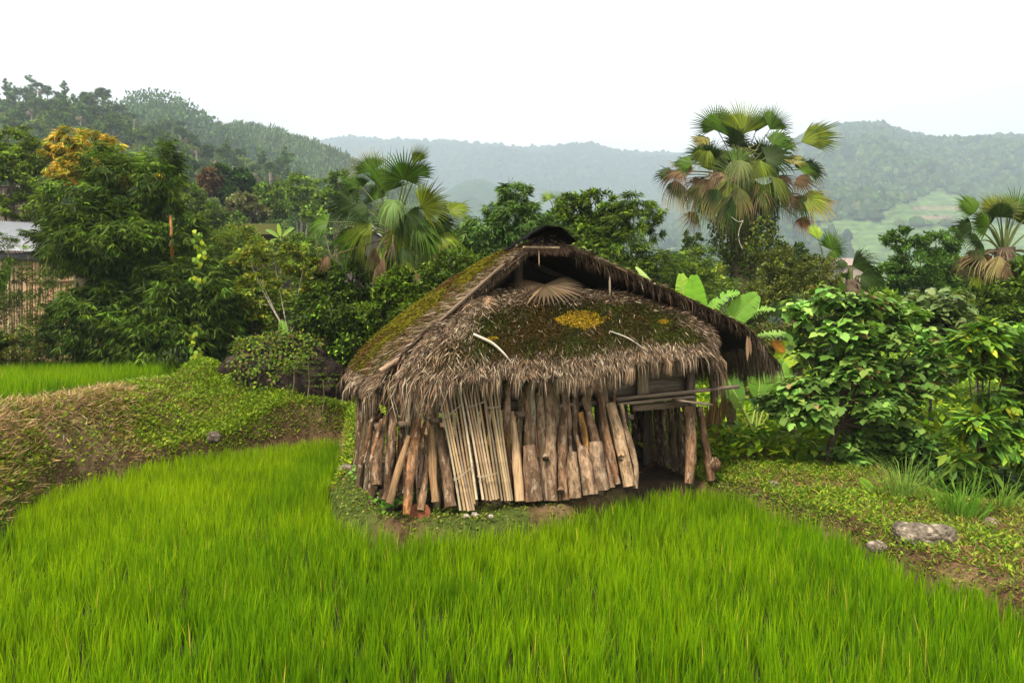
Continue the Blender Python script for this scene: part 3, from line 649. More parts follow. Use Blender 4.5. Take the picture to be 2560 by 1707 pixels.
LOGS = [
 ([c(185, 985), c(235, 830), c(280, 620), c(325, 500)], 9, DKB, 'thin crooked dark log at the far left rear corner of the hut', dict(plane='u', vb=-.5, vt=-.12)),
 ([c(222, 960), c(265, 800), c(300, 640), c(318, 520)], 7, BR, 'thin brown branch beside the rear corner log', dict(plane='u', vb=-.4, vt=-.1)),
 ([c(285, 975), c(310, 840), c(350, 700), c(385, 560)], 9, BR, 'slim forked brown log on the left side wall', dict(plane='u', vb=-.38, vt=-.1)),
 ([c(345, 1165), c(345, 960), c(385, 740), c(425, 515)], [25, 24, 18, 12], GB, 'grey log with a knobbly narrow top, leftmost on the front corner', dict(bulge=None)),
 ([c(425, 1300), c(450, 1000), c(490, 720), c(505, 490)], [19, 22, 24, 18], (.26, .18, .13), 'stout brown grey log just left of the slanting split timber', {}),
 ([c(530, 1240), c(545, 950), c(560, 700), c(590, 520)], 9, DKB, 'thin dark stick behind the slanting split timber', dict(vb=-.2)),
 ([c(455, 1335), c(550, 1020), c(640, 705)], [19, 19, 11], TAN, 'straight tan split timber slanting up to the right', dict(mat=M_WOOD, vb=-.48, vt=-.3)),
 ([c(600, 1240), c(625, 900), c(650, 640)], 13, DKB, 'dark log standing behind the tan split timber', dict(vb=-.2)),
 ([c(615, 1440), c(650, 1130), c(690, 820), c(720, 540)], [18, 23, 26, 22], [ORG, (.33, .2, .13), BR, BR], 'twisted log with a peeled orange foot', dict(vb=-.55, vt=-.2, noise=.22)),
 ([c(715, 900), c(760, 720), c(800, 555)], [15, 11, 8], BR, 'short forked branch beside the twisted log with the orange foot', dict(vb=-.3, vt=-.15)),
 ([c(745, 1200), c(755, 1000), c(775, 830)], 14, (.2, .14, .11), 'narrow log squeezed behind the twisted one', dict(vb=-.28)),
 ([c(750, 1405), c(780, 1200), c(815, 960), c(800, 700)], [21, 19, 15, 9], GB, 'crooked grey log with cracked bark right of the orange footed one', dict(vb=-.45)),
 ([c(885, 1325), c(865, 950), c(842, 575)], [21, 23, 18], TAN, 'upright tan split timber left of the thick rough barked log', dict(mat=M_WOOD, vb=-.42)),
 ([c(1035, 1370), c(985, 1000), c(930, 635)], [29, 27, 24], (.25, .185, .135), 'thick rough barked log next to the bamboo bundle', dict(vb=-.46, noise=.2)),
 ([c(1262, 1290), c(1215, 900), c(1160, 500), c(1130, 300)], [15, 17, 15, 13], GB, 'grey log standing between the two left bamboo bundles', dict(vb=-.3)),
 ([c(1590, 1315), c(1570, 850), c(1540, 480)], [17, 15, 14], BR, 'brown log right behind the rightmost bamboo bundle', dict(vb=-.28)),
 ([c(1680, 1315), c(1650, 900), c(1605, 480)], [25, 25, 14], (.45, .35, .24), 'pale split timber with a broken pointed top', dict(mat=M_WOOD, vb=-.42)),
 ([c(1755, 820), c(1745, 560), c(1752, 230)], [15, 18, 19], (.24, .165, .11), 'smooth brown log rising behind the squat stump', dict(vb=-.15, vt=-.05)),
]
LOGS2 = []
c = c8
LOGS += [
 ([c(125, 1400), c(100, 1150), c(80, 915)], [46, 43, 30], (.26, .185, .14), 'squat thick stump with lichen, widest of the front row', dict(vb=-.45, vt=-.3, noise=.14)),
 ([c(155, 1010), c(130, 700), c(108, 420)], 7, (.28, .15, .09), 'thin reddish slat beside the squat stump', dict(vb=-.2, mat=M_WOOD)),
 ([c(205, 1390), c(195, 1050), c(185, 700), c(170, 390)], [20, 22, 19, 18], (.30, .24, .18), 'pale spotted straight log left of the knotted log', dict(vb=-.34)),
 ([c(265, 1400), c(270, 1080), c(265, 720), c(250, 390)], [35, 29, 28, 28], (.25, .19, .14), 'tall log with an oval sawn knot low on its front', dict(vb=-.42, bulge=c(225, 1025) + (9,))),
 ([c(320, 1200), c(318, 800), c(300, 400)], 10, DKB, 'thin dark log right behind the knotted log', dict(vb=-.2)),
 ([c(385, 1395), c(370, 1000), c(365, 590)], [29, 28, 24], (.23, .155, .11), 'brown flat topped log with a round knot at its foot', dict(vb=-.42, bulge=c(355, 1310) + (9,))),
 ([c(445, 970), c(425, 650), c(402, 375)], [11, 13, 11], (.3, .22, .17), 'slim mottled log reaching the eave behind the tan stump', dict(vb=-.2)),
 ([c(500, 850), c(485, 640), c(475, 440)], 10, (.2, .11, .07), 'dark reddish square post behind the yellow topped log', dict(vb=-.15, mat=M_WOOD)),
 ([c(480, 1375), c(465, 1150), c(450, 975)], [31, 29, 22], (.36, .28, .2), 'short tan stump with a grey sawn patch', dict(vb=-.5, vt=-.35, mat=M_BARK)),
 ([c(610, 1345), c(575, 1100), c(540, 925)], [38, 34, 24], (.36, .27, .20), 'whitish spotted log, middle of the front row', dict(vb=-.5, vt=-.3)),
 ([c(520, 930), c(495, 850), c(470, 760)], [13, 11, 8], (.26, .18, .12), 'small splintered branch left of the yellow topped log', dict(vb=-.3, vt=-.2)),
 ([c(580, 960), c(550, 760), c(525, 632)], [17, 16, 16], (.42, .25, .09), 'yellow orange topped log behind the whitish spotted one', dict(vb=-.3, vt=-.16)),
 ([c(680, 980), c(640, 800), c(590, 620), c(548, 500), c(585, 480)], [24, 22, 16, 13, 9], (.2, .14, .1), 'brown log with a hooked top', dict(vb=-.3, vt=-.14)),
 ([c(710, 1310), c(680, 1100), c(655, 885)], [39, 38, 30], (.36, .285, .225), 'broad pale grey log with a flat cut top', dict(vb=-.48, vt=-.32)),
 ([c(800, 1285), c(755, 1090), c(710, 880)], [18, 20, 14], (.25, .18, .14), 'slender leaning log beside the broad pale grey one', dict(vb=-.4, vt=-.2)),
 ([c(845, 1250), c(785, 960), c(725, 700), c(705, 520), c(660, 375)], [21, 21, 18, 17, 19], (.27, .17, .11), 'long brown crooked log leaning left up to the eave', dict(vb=-.42, vt=-.1)),
 ([c(820, 900), c(770, 700), c(735, 330)], [9, 10, 12], (.22, .16, .11), 'grey brown pole behind the crooked leaning log', dict(vb=-.14, mat=M_WOOD)),
 ([c(955, 1270), c(895, 1000), c(840, 760), c(785, 550)], [33, 32, 31, 27], (.4, .31, .22), 'large pale smooth log with a round knot leaning at the doorway', dict(vb=-.45, vt=-.15, bulge=c(880, 1015) + (9,), noise=.08)),
 ([c(825, 560), c(815, 450), c(835, 340)], 9, (.2, .14, .1), 'thin stick above the large pale doorway log', dict(vb=-.1)),
 ([c(1005, 1290), c(1018, 1120), c(960, 900), c(910, 730), c(880, 560)], [12, 14, 16, 11, 12], (.4, .32, .24), 'pale snaking branch at the left of the doorway', dict(vb=-.45, vt=-.2)),
 ([c(1465, 1250), c(1490, 1040), c(1490, 860), c(1460, 575)], [20, 27, 28, 21], (.26, .17, .115), 'wavy brown post log right of the doorway', dict(vb=-.3, vt=-.1)),
 ([c(1665, 1215), c(1620, 950), c(1590, 780), c(1560, 580)], [24, 20, 17, 17], (.22, .145, .1), 'outermost right log with a big round burl', dict(vb=-.1, vt=0., bulge=c(1690, 1080) + (17,))),
]
for i, (pts, w, col, lab, kw) in enumerate(LOGS):
    if 'bulge' in kw and kw['bulge'] is None: kw.pop('bulge')
    log(pts, w, col, lab, seed=i, **kw)
# dark logs stacked at the back of the open bay
ORD = ['first', 'second', 'third', 'fourth', 'fifth', 'sixth', 'seventh', 'eighth', 'ninth', 'tenth', 'eleventh', 'twelfth', 'thirteenth', 'fourteenth']
ORD2 = ORD + ['fifteenth', 'sixteenth', 'seventeenth']
BKL = ['slim', 'leaning', 'stout', 'forked', 'straight', 'tilted', 'short']
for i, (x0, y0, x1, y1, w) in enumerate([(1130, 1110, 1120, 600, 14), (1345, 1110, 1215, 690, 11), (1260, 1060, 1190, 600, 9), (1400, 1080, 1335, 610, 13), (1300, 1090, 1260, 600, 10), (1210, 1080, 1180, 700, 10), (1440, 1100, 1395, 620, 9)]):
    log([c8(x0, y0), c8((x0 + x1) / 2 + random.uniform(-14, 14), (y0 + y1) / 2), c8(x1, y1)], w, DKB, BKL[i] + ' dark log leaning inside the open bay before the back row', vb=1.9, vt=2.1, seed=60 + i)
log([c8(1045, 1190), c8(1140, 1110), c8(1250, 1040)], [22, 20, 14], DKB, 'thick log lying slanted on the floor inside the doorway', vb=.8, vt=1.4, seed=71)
for i in range(17):
    u = .22 + .155 * i + random.uniform(-.03, .03); b = MB(); h_ = random.uniform(1.3, 1.62)
    tube(b, [HL(u, -.13, 0), HL(u + random.uniform(-.05, .05), -.11, .6), HL(u + random.uniform(-.06, .06), -.08, h_)], [random.uniform(.045, .065), .05, .042], jitcol((.2, .14, .09), 1, .25)[0], 11, .16, 400 + i, nn=12)
    tag(b.build('log', M_BARK, smooth=True), '%s tall brown log from the left in the inner row behind the front firewood' % ORD2[i], 'log', 'inner row of logs behind the front firewood')
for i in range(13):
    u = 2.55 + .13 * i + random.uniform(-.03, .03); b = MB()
    tube(b, [HL(u, 2.35, 0), HL(u + random.uniform(-.05, .05), 2.3, .6), HL(u + random.uniform(-.08, .08), 2.25, 1.18)], [.055, .05, .04], (.045, .03, .02), 9, .15, 300 + i, nn=10)  # bark tone lowered to imitate the shade deep in the bay
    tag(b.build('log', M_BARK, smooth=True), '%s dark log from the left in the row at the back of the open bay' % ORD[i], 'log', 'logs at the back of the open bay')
for i in range(11):
    v = .3 + .19 * i; b = MB()
    tube(b, [HL(4.32, v, 0), HL(4.26, v + random.uniform(-.08, .08), .6), HL(4.2, v, 1.15)], [.055, .05, .045], (.11, .075, .05), 9, .15, 330 + i, nn=10)
    tag(b.build('log', M_BARK, smooth=True), '%s log from the front along the right side wall of the hut' % ORD[i], 'log', 'logs on the right side wall')
# logs along the left side wall and the back wall
for i in range(7):
    v = .35 + .3 * i; u0 = -.1 + random.uniform(-.05, .03); b = MB()
    tube(b, [HL(u0, v, 0.02), HL(u0 + .05, v + random.uniform(-.1, .1), .55), HL(-.01, v + random.uniform(-.12, .12), 1.1)], [.05, .05, .035], jitcol((.10, .066, .042), 1)[0], 10, .18, 90 + i, nn=14)
    tag(b.build('log', M_BARK, smooth=True), '%s brown log from the front along the left side wall of the hut' % ORD[i], 'log', 'logs on the left side wall')
for i in range(9):
    if 4 <= i <= 5: continue
    u = .3 + .42 * i; b = MB()
    tube(b, [HL(u, 2.6, 0.1), HL(u + .04, 2.5, .6), HL(u + random.uniform(-.1, .1), 2.45, 1.15)], [.06, .055, .045], (.13, .09, .065), 10, .15, 120 + i, nn=10)
    tag(b.build('log', M_BARK, smooth=True), '%s log along the hidden back wall of the hut' % ORD[i], 'log', 'logs on the back wall')

# bamboo bundles
def bundle(bots, tops, w, label, ties, vb, vt):
    p0 = onv(*bots[0], vb); root = empty('bamboo_bundle', (p0[0], p0[1], p0[2]), label, 'bamboo poles', 'bamboo bundles on the hut front')
    for i, (a, t) in enumerate(zip(bots, tops)):
        A = onv(*a, vb - random.uniform(0, .05)); T = onv(*t, vt - random.uniform(0, .02)); b = MB()
        nseg = 6; P = []; rr = []; r0 = w * .43 * A[1] / F
        for k in range(nseg):
            for dd, s in ((0, 1.0), (.02, .93), (.9, .93), (.97, 1.05)):
                kk = (k + dd) / nseg; P.append(A + (T - A) * kk + np.array([.012 * math.sin(kk * 3 + i), 0, 0])); rr.append(r0 * s * (1 - .25 * kk))
        P.append(T); rr.append(r0 * .75)
        tube(b, P, rr, jitcol((.28, .19, .10) if i % 3 else (.3, .24, .165), 1, .2, .02)[0], 9, 0, i * 1.7, endcol=(.12, .08, .05))
        b.build('pole', M_BAMB, root, smooth=True)
    for k in ties:
        b = MB(); L0 = onv(*bots[0], vb - .09); L1 = onv(*bots[-1], vb - .09); T0 = onv(*tops[0], vt - .06); T1 = onv(*tops[-1], vt - .06)
        A = L0 + (T0 - L0) * k; B_ = L1 + (T1 - L1) * (k + .01)
        for dz in (0, .012, -.008):
            tube(b, [A + [-.02, .05, dz], A + [0, -.005, dz], (A + B_) / 2 + [0, -.02, dz - .006], B_ + [0, -.005, -dz], B_ + [.02, .05, 0]], .0028, (.4, .33, .22), 5, cap=False)
        b.build('tie', M_THATCH, root)
    return root
c = c7
bundle([c(1125, 1400), c(1155, 1400), c(1190, 1405), c(1222, 1400), c(1255, 1400), c(1265, 1340), c(1278, 1300)], [c(935, 380), c(965, 350), c(985, 310), c(1030, 330), c(1050, 300), c(1075, 255), c(1105, 250)], 8.6, 'left bundle of pale split bamboo poles tied across', [.27, .83], -.5, -.2)
bundle([c(1335, 1300), c(1365, 1305), c(1398, 1310), c(1430, 1300), c(1465, 1300), c(1485, 1290)], [c(1145, 260), c(1180, 240), c(1215, 250), c(1245, 230), c(1270, 240), c(1310, 210)], 8.6, 'middle bundle of upright bamboo poles tied low', [.2, .82], -.44, -.18)
bundle([c(1510, 1310), c(1535, 1310), c(1562, 1310), c(1590, 1310), c(1612, 1305)], [c(1325, 220), c(1375, 220), c(1400, 210), c(1430, 200), c(1455, 220)], 8.2, 'right bundle of yellowish bamboo poles beside the split timber', [.79], -.4, -.16)

# sticks and dry leaves lying on the roof
def put(name, label, cat, fn, mat, group=None):
    b = MB(); fn(b); o = b.build(name, mat); return tag(o, label, cat, group)
def onskirt(px, py, lift=.05):
    best = None; s, t = np.meshgrid(np.linspace(0, 1, 120), np.linspace(0, 1, 60), indexing='ij'); P = S_skirt(s, t); W = HL(P[..., 0], P[..., 1], P[..., 2])
    X = CX + F * W[..., 0] / W[..., 1]; Yy = HOR + F * (CAMZ - W[..., 2]) / W[..., 1]; k = np.argmin((X - px) ** 2 + (Yy - py) ** 2); w = W.reshape(-1, 3)[k].copy(); w[2] += lift; w[1] -= lift * .6; return w
put('stick', 'pale flat stick lying on the left part of the mossy roof', 'stick', lambda b: tube(b, [onskirt(1186, 848, .06), onskirt(1230, 875, .09), onskirt(1262, 898, .07), onskirt(1280, 916, .05)], [.018, .02, .015, .006], (.6, .52, .42), 6, .1, nn=12), M_WOOD)
put('stick', 'thin pale twig lying on the right part of the mossy roof', 'stick', lambda b: tube(b, [onskirt(1525, 840, .06), onskirt(1570, 858, .07), onskirt(1618, 886, .05)], [.008, .009, .006], (.55, .5, .44), 6, .1, nn=10), M_WOOD)

def fan(mb_, hub, axis_, normal, rad, nseg=34, spread=230, droop=.25, col=(.1, .2, .02), fill=.62, fold=.05, rag=.12, cupping=.15, tipc=None, miss=0.):
    """a costapalmate fan leaf: hub point, axis direction, blade normal, radius"""
    ax = unit(axis_); nrm = unit(np.asarray(normal) - (np.asarray(normal) @ ax) * ax); sd = np.cross(nrm, ax)
    da = R(spread) / nseg; a = -R(spread) / 2 + da * (np.arange(nseg) + .5)
    def dirv(an): return np.cos(an)[:, None] * ax + np.sin(an)[:, None] * sd
    k = 1 - .28 * (np.abs(a) / R(spread / 2)) ** 2; Lr = rad * k * (1 + rng.normal(0, rag * .5, nseg)); rin = rad * k * fill * (1 + rng.normal(0, rag * .4, nseg))
    cup = -cupping * rad
    dn = np.array([0, 0, -1.])
    n = nseg; hubs = np.repeat(np.asarray(hub, float)[None], n, 0)
    l = hubs + dirv(a - da * .5) * rin[:, None] - nrm * cup * .0 ; r = hubs + dirv(a + da * .5) * rin[:, None]
    ridge = hubs + dirv(a) * rin[:, None] + nrm * (rad * fold)
    dr = droop * rng.uniform(.3, 1.6, n)[:, None]
    m1 = hubs + dirv(a) * (rin + (Lr - rin) * .5)[:, None] + dn * rad * dr * .18; tip = hubs + dirv(a) * (rin + (Lr - rin) * (1 - .35 * np.clip(dr[:, 0], 0, 1.5)))[:, None] + dn * rad * dr * .62
    l1 = m1 - (dirv(a + math.pi / 2)) * (rin * da * .27)[:, None]; r1 = m1 + (dirv(a + math.pi / 2)) * (rin * da * .27)[:, None]
    V = np.stack([hubs, l, ridge, r, l1, m1 + nrm * rad * fold * .5, r1, tip], 1); b0 = (np.arange(n) * 8)[:, None]
    keep = rng.random(n) >= miss; b0 = b0[keep]
    Ft = np.concatenate([b0 + np.array([q]) for q in ([0, 1, 2], [0, 2, 3], [4, 7, 5], [5, 7, 6])]); Fq = np.concatenate([b0 + np.array([q]) for q in ([1, 4, 5, 2], [2, 5, 6, 3])])
    cc = jitcol(col, n, .24, .06); cv = np.repeat(cc[:, None], 8, 1)
    if tipc is not None: cv[:, 7] = tipc; cv[:, 4:7] = cv[:, 4:7] * .6 + np.array(tipc) * .4
    mb_.add(V.reshape(-1, 3), [Ft, Fq], cv.reshape(-1, 3))
DRYC = (.23, .145, .085)
hub = onskirt(1362, 725, .07)
put('dry_palm_leaf', 'large dry brown palm leaf spread over the top of the apron roof', 'dry leaf', lambda b: fan(b, hub, (.15, -1, -.55), (0, -.5, 1), .58, 34, 250, .1, (.085, .06, .035), fill=.55, fold=.02), M_DRY)
hub2 = onskirt(1190, 758, .06)
put('dry_palm_leaf', 'small dry palm leaf tucked under the left roof edge', 'dry leaf', lambda b: fan(b, hub2, (0.1, -.8, -.7), (0, -.5, 1), .36, 22, 200, .15, (.3, .2, .12), fill=.5, fold=.02), M_DRY)
put('dry_palm_leaf', 'narrow dry leaf hanging from the right end of the roof', 'dry leaf', lambda b: leaves(b, np.array([onv(1868, 838, -.3), onv(1872, 840, -.31)]), np.array([[.02, 0, -1.], [.12, 0, -1.]]), np.array([[0, -1., 0], [0, -1., .2]]), np.array([.36, .27]), .05, np.array([[.26, .17, .1], [.2, .12, .07]]), shape='oval'), M_DRY)
put('straw_wisp', 'long pale wisp hanging from the right verge of the roof', 'straw', lambda b: leaves(b, np.array([onv(1524, 688, -.16)]), np.array([[.02, 0, -1.]]), np.array([[0, -1., 0]]), np.array([.27]), .03, np.array([[.26, .21, .15]]), shape='oval'), M_DRY)
put('straw_wisp', 'single straw hanging from the cross stick in the gable', 'straw', lambda b: leaves(b, np.array([onv(1347, 620, -.1)]), np.array([[.02, 0, -1.]]), np.array([[0, -1., 0]]), np.array([.24]), .016, np.array([[.36, .25, .16]]), shape='oval'), M_DRY)

# ------------------------------------------------------------------ rocks
def rock(name, label, ctr, size, col, seed, cat='rock', group=None, detail=28, rough=.25, sq=0., yaw=0., smooth=False):
    th, ph = np.meshgrid(np.linspace(0, 2 * math.pi, detail * 2, endpoint=False), np.linspace(0.02, math.pi - .02, detail), indexing='xy')
    d = np.stack([np.sin(ph) * np.cos(th), np.sin(ph) * np.sin(th), np.cos(ph)], -1).reshape(-1, 3)
    if sq: d = np.sign(d) * np.abs(d) ** (1 - sq)
    r = 1 + rough * vnoise(d, 1.3, seed, 4) + .06 * vnoise(d, 6, seed + 1, 3); V = d * r[:, None] * np.asarray(size)
    cyw, syw = math.cos(yaw), math.sin(yaw); V = V @ np.array([[cyw, syw, 0], [-syw, cyw, 0], [0, 0, 1]]) + np.asarray(ctr)
    n2 = detail * 2; i, j = np.meshgrid(np.arange(detail - 1), np.arange(n2), indexing='ij'); i = i.ravel(); j = j.ravel(); j2 = (j + 1) % n2
    Q = np.column_stack([i * n2 + j, (i + 1) * n2 + j, (i + 1) * n2 + j2, i * n2 + j2])
    cc = np.asarray(col) * (1 + .35 * vnoise(d, 3, seed + 5, 3))[:, None]
    lich = (vnoise(d, 4.5, seed + 9, 3) > .42)[:, None]; cc = np.where(lich, np.minimum(cc * 2.1, .6), cc)
    b = MB(); b.add(V, Q, np.clip(cc, .005, .8)); return tag(b.build(name, M_ROCK, smooth=smooth), label, cat, group)
big = rock('boulder', 'big dark boulder overgrown with creepers left behind the hut', at(716, 975, 15.3), (1.25, .85, .95), (.022, .016, .012), 3, detail=48, rough=.3)
rock('boulder', 'small grey stone on top of the mound in front of the bamboo', at(534, 922, 16.2), (.22, .15, .09), (.2, .16, .12), 5)
rock('rock', 'large grey lichened rock on the right bank', atz(2308, 1348, .05), (.275, .19, .16), (.13, .108, .082), 8, sq=.12, rough=.24, yaw=-.35, detail=48)
rock('rock', 'black and white stone behind the rice right of the hut', atz(1934, 1216, .03), (.09, .07, .08), (.10, .095, .085), 12)
rock('rock', 'knobbly grey stone at the foot of the left bank', at(536, 1094, 12.3), (.11, .1, .1), (.075, .06, .045), 15)
for i, (x, y, s, lab) in enumerate([(940, 1247, .06, 'cream stone on the mossy mound left of the logs'), (868, 1178, .12, 'brown weathered rock at the left corner of the mound'), (1165, 1291, .055, 'white pebble in front of the bamboo bundle, leftmost'),
    (1187, 1288, .06, 'rounder white pebble in front of the bamboo bundle'), (1228, 1292, .045, 'small white pebble behind the rice right of the bundle'), (2490, 1395, .045, 'white stone on the far right bank'), (2434, 1375, .05, 'pinkish stone between the big rock and the right edge'),
    (2190, 1370, .09, 'pale rock half hidden by rice left of the big rock'), (15, 1245, .16, 'pale grey rock at the left picture edge'), (2480, 1310, .08, 'dull grey stone by the pond')]):
    s = s * (.7 if s < .065 else 1); col = (.27, .23, .18) if s < .065 else (.13, .105, .08); rock('stone', lab, atz(x, y, .02 if i < 5 or i > 8 else -.02) + [0, 0, s * .2], (s, s * .8, s * .7), col, 20 + i, 'stone', detail=12)
put('tin_plate', 'rusty plate lying at the foot of the orange footed log', 'plate', lambda b: tube(b, [atz(1050, 1282, .02), atz(1050, 1282, .05)], [.1, .12], (.2, .07, .035), 16), M_WOOD)

# ------------------------------------------------------------------ plants
def pxell(px, py, rx, ry, Y, ryd=None):
    c_ = at(px, py, Y); return (c_, np.array([rx * Y / F, (ryd if ryd else (rx + ry) / 2) * Y / F, ry * Y / F]))
def cloud_points(ells, n, clump=.22, shell=.5, per=60):
    vol = np.array([np.prod(e[1]) ** .8 for e in ells]); idx = rng.choice(len(ells), n, p=vol / vol.sum())
    ctr = np.array([e[0] for e in ells])[idx]; rad = np.array([e[1] for e in ells])[idx]
    # sub clumps: quantised random seeds
    ncl = max(8, n // per); cl_i = rng.choice(len(ells), ncl, p=vol / vol.sum()); cd = rand_unit(ncl) * rng.uniform(shell, 1.0, (ncl, 1)) ** .6
    cpos = np.array([e[0] for e in ells])[cl_i] + cd * np.array([e[1] for e in ells])[cl_i]; crad = np.array([e[1] for e in ells])[cl_i] * clump
    k = rng.integers(0, ncl, n); P = cpos[k] + rand_unit(n) * crad[k] * rng.uniform(.2, 1.0, (n, 1))
    out = unit(P - np.array([e[0] for e in ells])[cl_i[k]])
    return P, out, k, ncl
def foliage(ells, n, style, cols, w=None, L=.1, Wd=.045, clump=.25, shell=.5, v=.2):
    b = MB()
    if style == 'bamboo':
        ns = n // 6; P, out, k, ncl = cloud_points(ells, ns, clump, shell, 15); ck = rng.lognormal(0, .38, ncl)[k]
        P6 = np.repeat(P, 6, 0); m = len(P6); az = rng.uniform(0, 2 * math.pi, m)
        D = np.repeat(out, 6, 0) * .55 + np.column_stack([np.cos(az), np.sin(az), np.zeros(m)]) * .6 + [0, 0, -.55] + rng.normal(0, .15, (m, 3))
        col = palette(cols, ns, w, v); col = np.repeat(col * ck[:, None], 6, 0) * rng.lognormal(0, .1, (m, 1)); Ls = L * rng.uniform(.6, 1.3, m)
        leaves(b, P6 + D * .02, D, rng.normal(0, .5, (m, 3)) + [0, 0, 1], Ls, Wd * rng.uniform(.7, 1.2, m), col, fold=.1)
    else:
        P, out, k, ncl = cloud_points(ells, n, clump, shell); ck = rng.lognormal(0, .32, ncl)[k]; az = rng.uniform(0, 2 * math.pi, n)
        if style == 'lobed':
            P = P + rng.normal(0, .07, (n, 3)); D = np.column_stack([np.cos(az), np.sin(az), rng.normal(-.3, .3, n)]) + out * [.7, .7, .1]; N = rng.normal(0, .26, (n, 3)) + [0, 0, 1] + out * .15; sh = 'lobed'
        elif style == 'oval':
            D = np.column_stack([np.cos(az), np.sin(az), rng.normal(-.5, .4, n)]) + out * .6; N = rng.normal(0, .4, (n, 3)) + [0, 0, 1]; sh = 'oval'
        else:
            D = rng.normal(0, .7, (n, 3)) + out * .8 + [0, 0, -.1]; N = rng.normal(0, .6, (n, 3)) + [0, 0, .8] + out * .4; sh = 'diamond'
        Ls = L * rng.uniform(.45, 1.45, n); leaves(b, P, D, N, Ls, Wd * Ls / L, palette(cols, n, w, v) * ck[:, None], shape=sh)
    return b
def limbs(base, ells, r0, col, nl=None, twigs=0):
    b = MB(); base = np.asarray(base, float); top = np.mean([e[0] for e in ells], 0); mid = base + (top - base) * .45 + [random.uniform(-.1, .1), 0, 0]
    tube(b, [base - [0, 0, .1], base + (mid - base) * .5 + [random.uniform(-.05, .05) * r0 * 10, 0, 0], mid], [r0, r0 * .8, r0 * .62], col, 9, .12, nn=9)
    for e in (ells if nl is None else ells[:nl]):
        p = e[0]; q = (mid + p) / 2 + [0, 0, -.12 * abs(p[0] - mid[0])]; tube(b, [mid - [0, 0, .03], q, p + [0, 0, e[1][2] * .3]], [r0 * .6, r0 * .35, r0 * .1], col, 7, .1, nn=9)
        for _ in range(twigs):
            s_ = q + (p - q) * random.random(); tube(b, [s_, s_ + rand_unit(1)[0] * e[1] * .8], [r0 * .18, r0 * .05], col, 5)
    return b
BARKC = (.16, .12, .085)
def gz(x, y): return float(hfun(np.array([x]), np.array([y]))[0])
def plant(name, label, cat, base_px, Y, ells, n, style, cols, w=None, L=.1, Wd=.045, r0=.08, group=None, clump=.25, shell=.5, barkc=BARKC, v=.2, twigs=0, crown='crown', stem='trunk'):
    x = at(base_px, 800, Y)[0]; base = np.array([x, Y, gz(x, Y)]); E = [pxell(*e[:4], Y + (e[4] if len(e) > 4 else 0)) for e in ells]
    root = empty(name, base, label, cat, group)
    foliage(E, n, style, cols, w, L, Wd, clump, shell, v).build(crown, M_LEAF, root)
    if r0: limbs(base, E, r0, barkc, twigs=twigs).build(stem, M_TRUNK, root, smooth=True)
    return root
# palettes (real leaf albedo)
DG = [(.042, .078, .007), (.07, .115, .009), (.026, .05, .006)]
MG = [(.078, .135, .009), (.12, .18, .012), (.048, .087, .008)]
LGc = [(.12, .21, .018), (.17, .27, .02), (.075, .14, .014)]
YG = [(.2, .26, .02), (.12, .19, .02), (.3, .3, .03)]
OR_ = [(.42, .26, .03), (.5, .36, .05), (.22, .26, .03)]

# the great bamboo on the left
def bamboo(label, base_px, Y, ells, n, cols, culms, L=.23, Wd=.036, w=None, culmc=(.2, .22, .05), cr=.03, extra=None, clump=.3):
    x = at(base_px, 800, Y)[0]; base = np.array([x, Y, gz(x, Y)]); E = [pxell(*e[:4], Y + (e[4] if len(e) > 4 else 0)) for e in ells]
    root = empty('bamboo', base, label, 'bamboo', 'bamboo clumps')
    foliage(E, n, 'bamboo', cols, w, L, Wd, clump=clump, shell=.45).build('foliage', M_LEAF, root)
    b = MB()
    for (p0, p1) in culms:
        A = at(p0[0], p0[1], Y); A[2] = min(A[2], gz(A[0], Y) if p0[1] > 780 else A[2]); B_ = at(p1[0], p1[1], Y + .3); m_ = (A + B_) / 2 + [random.uniform(-.15, .15), 0, .1]
        tube(b, [A, m_, B_], [cr, cr * .8, cr * .35], culmc, 7, 0, nn=12)
    b.build('culm', M_TRUNK, root, smooth=True)
    if extra: extra(root)
    return root
bamboo('huge dark green bamboo clump behind the upper terrace', 400, 18.2,
       [(330, 470, 95, 85), (400, 450, 55, 95, -.3), (210, 520, 110, 80, -.2), (300, 600, 150, 100, -.4), (430, 570, 75, 70), (280, 430, 70, 70, .3), (170, 600, 70, 70, .5), (360, 700, 140, 90), (480, 740, 120, 110, -.6), (270, 800, 130, 100, -.8), (420, 850, 150, 100, -.8), (560, 820, 70, 90, -.4), (560, 700, 70, 70, .2)],
       78000, DG + [(.09, .15, .015)], [((430, 930), (428, 520)), ((400, 930), (330, 420)), ((450, 930), (420, 400)), ((350, 930), (200, 500)), ((380, 930), (260, 600)), ((470, 930), (520, 700))], w=[.4, .3, .15, .15])
bamboo('yellowing bamboo top behind the huge clump', 230, 19.5, [(180, 345, 60, 35), (235, 375, 60, 45), (150, 400, 35, 45), (200, 430, 60, 45), (270, 440, 50, 40), (415, 430, 12, 12, -1.5)], 14000, OR_ + [(.1, .16, .02)], [((250, 800), (235, 340)), ((250, 800), (180, 330))], L=.19, Wd=.028, w=[.3, .2, .25, .25], culmc=(.35, .3, .08), clump=.2)
x_, = (at(427, 620, 17.4)[0],)
put('bamboo', 'orange bamboo stem showing at the right of the huge clump', 'bamboo', lambda b: tube(b, [at(431, 660, 17.7), at(429, 620, 17.4), at(428, 580, 17.4), at(426, 540, 17.7)], [.04, .04, .036, .033], (.27, .12, .02), 8, 0, nn=14), M_BAMB)
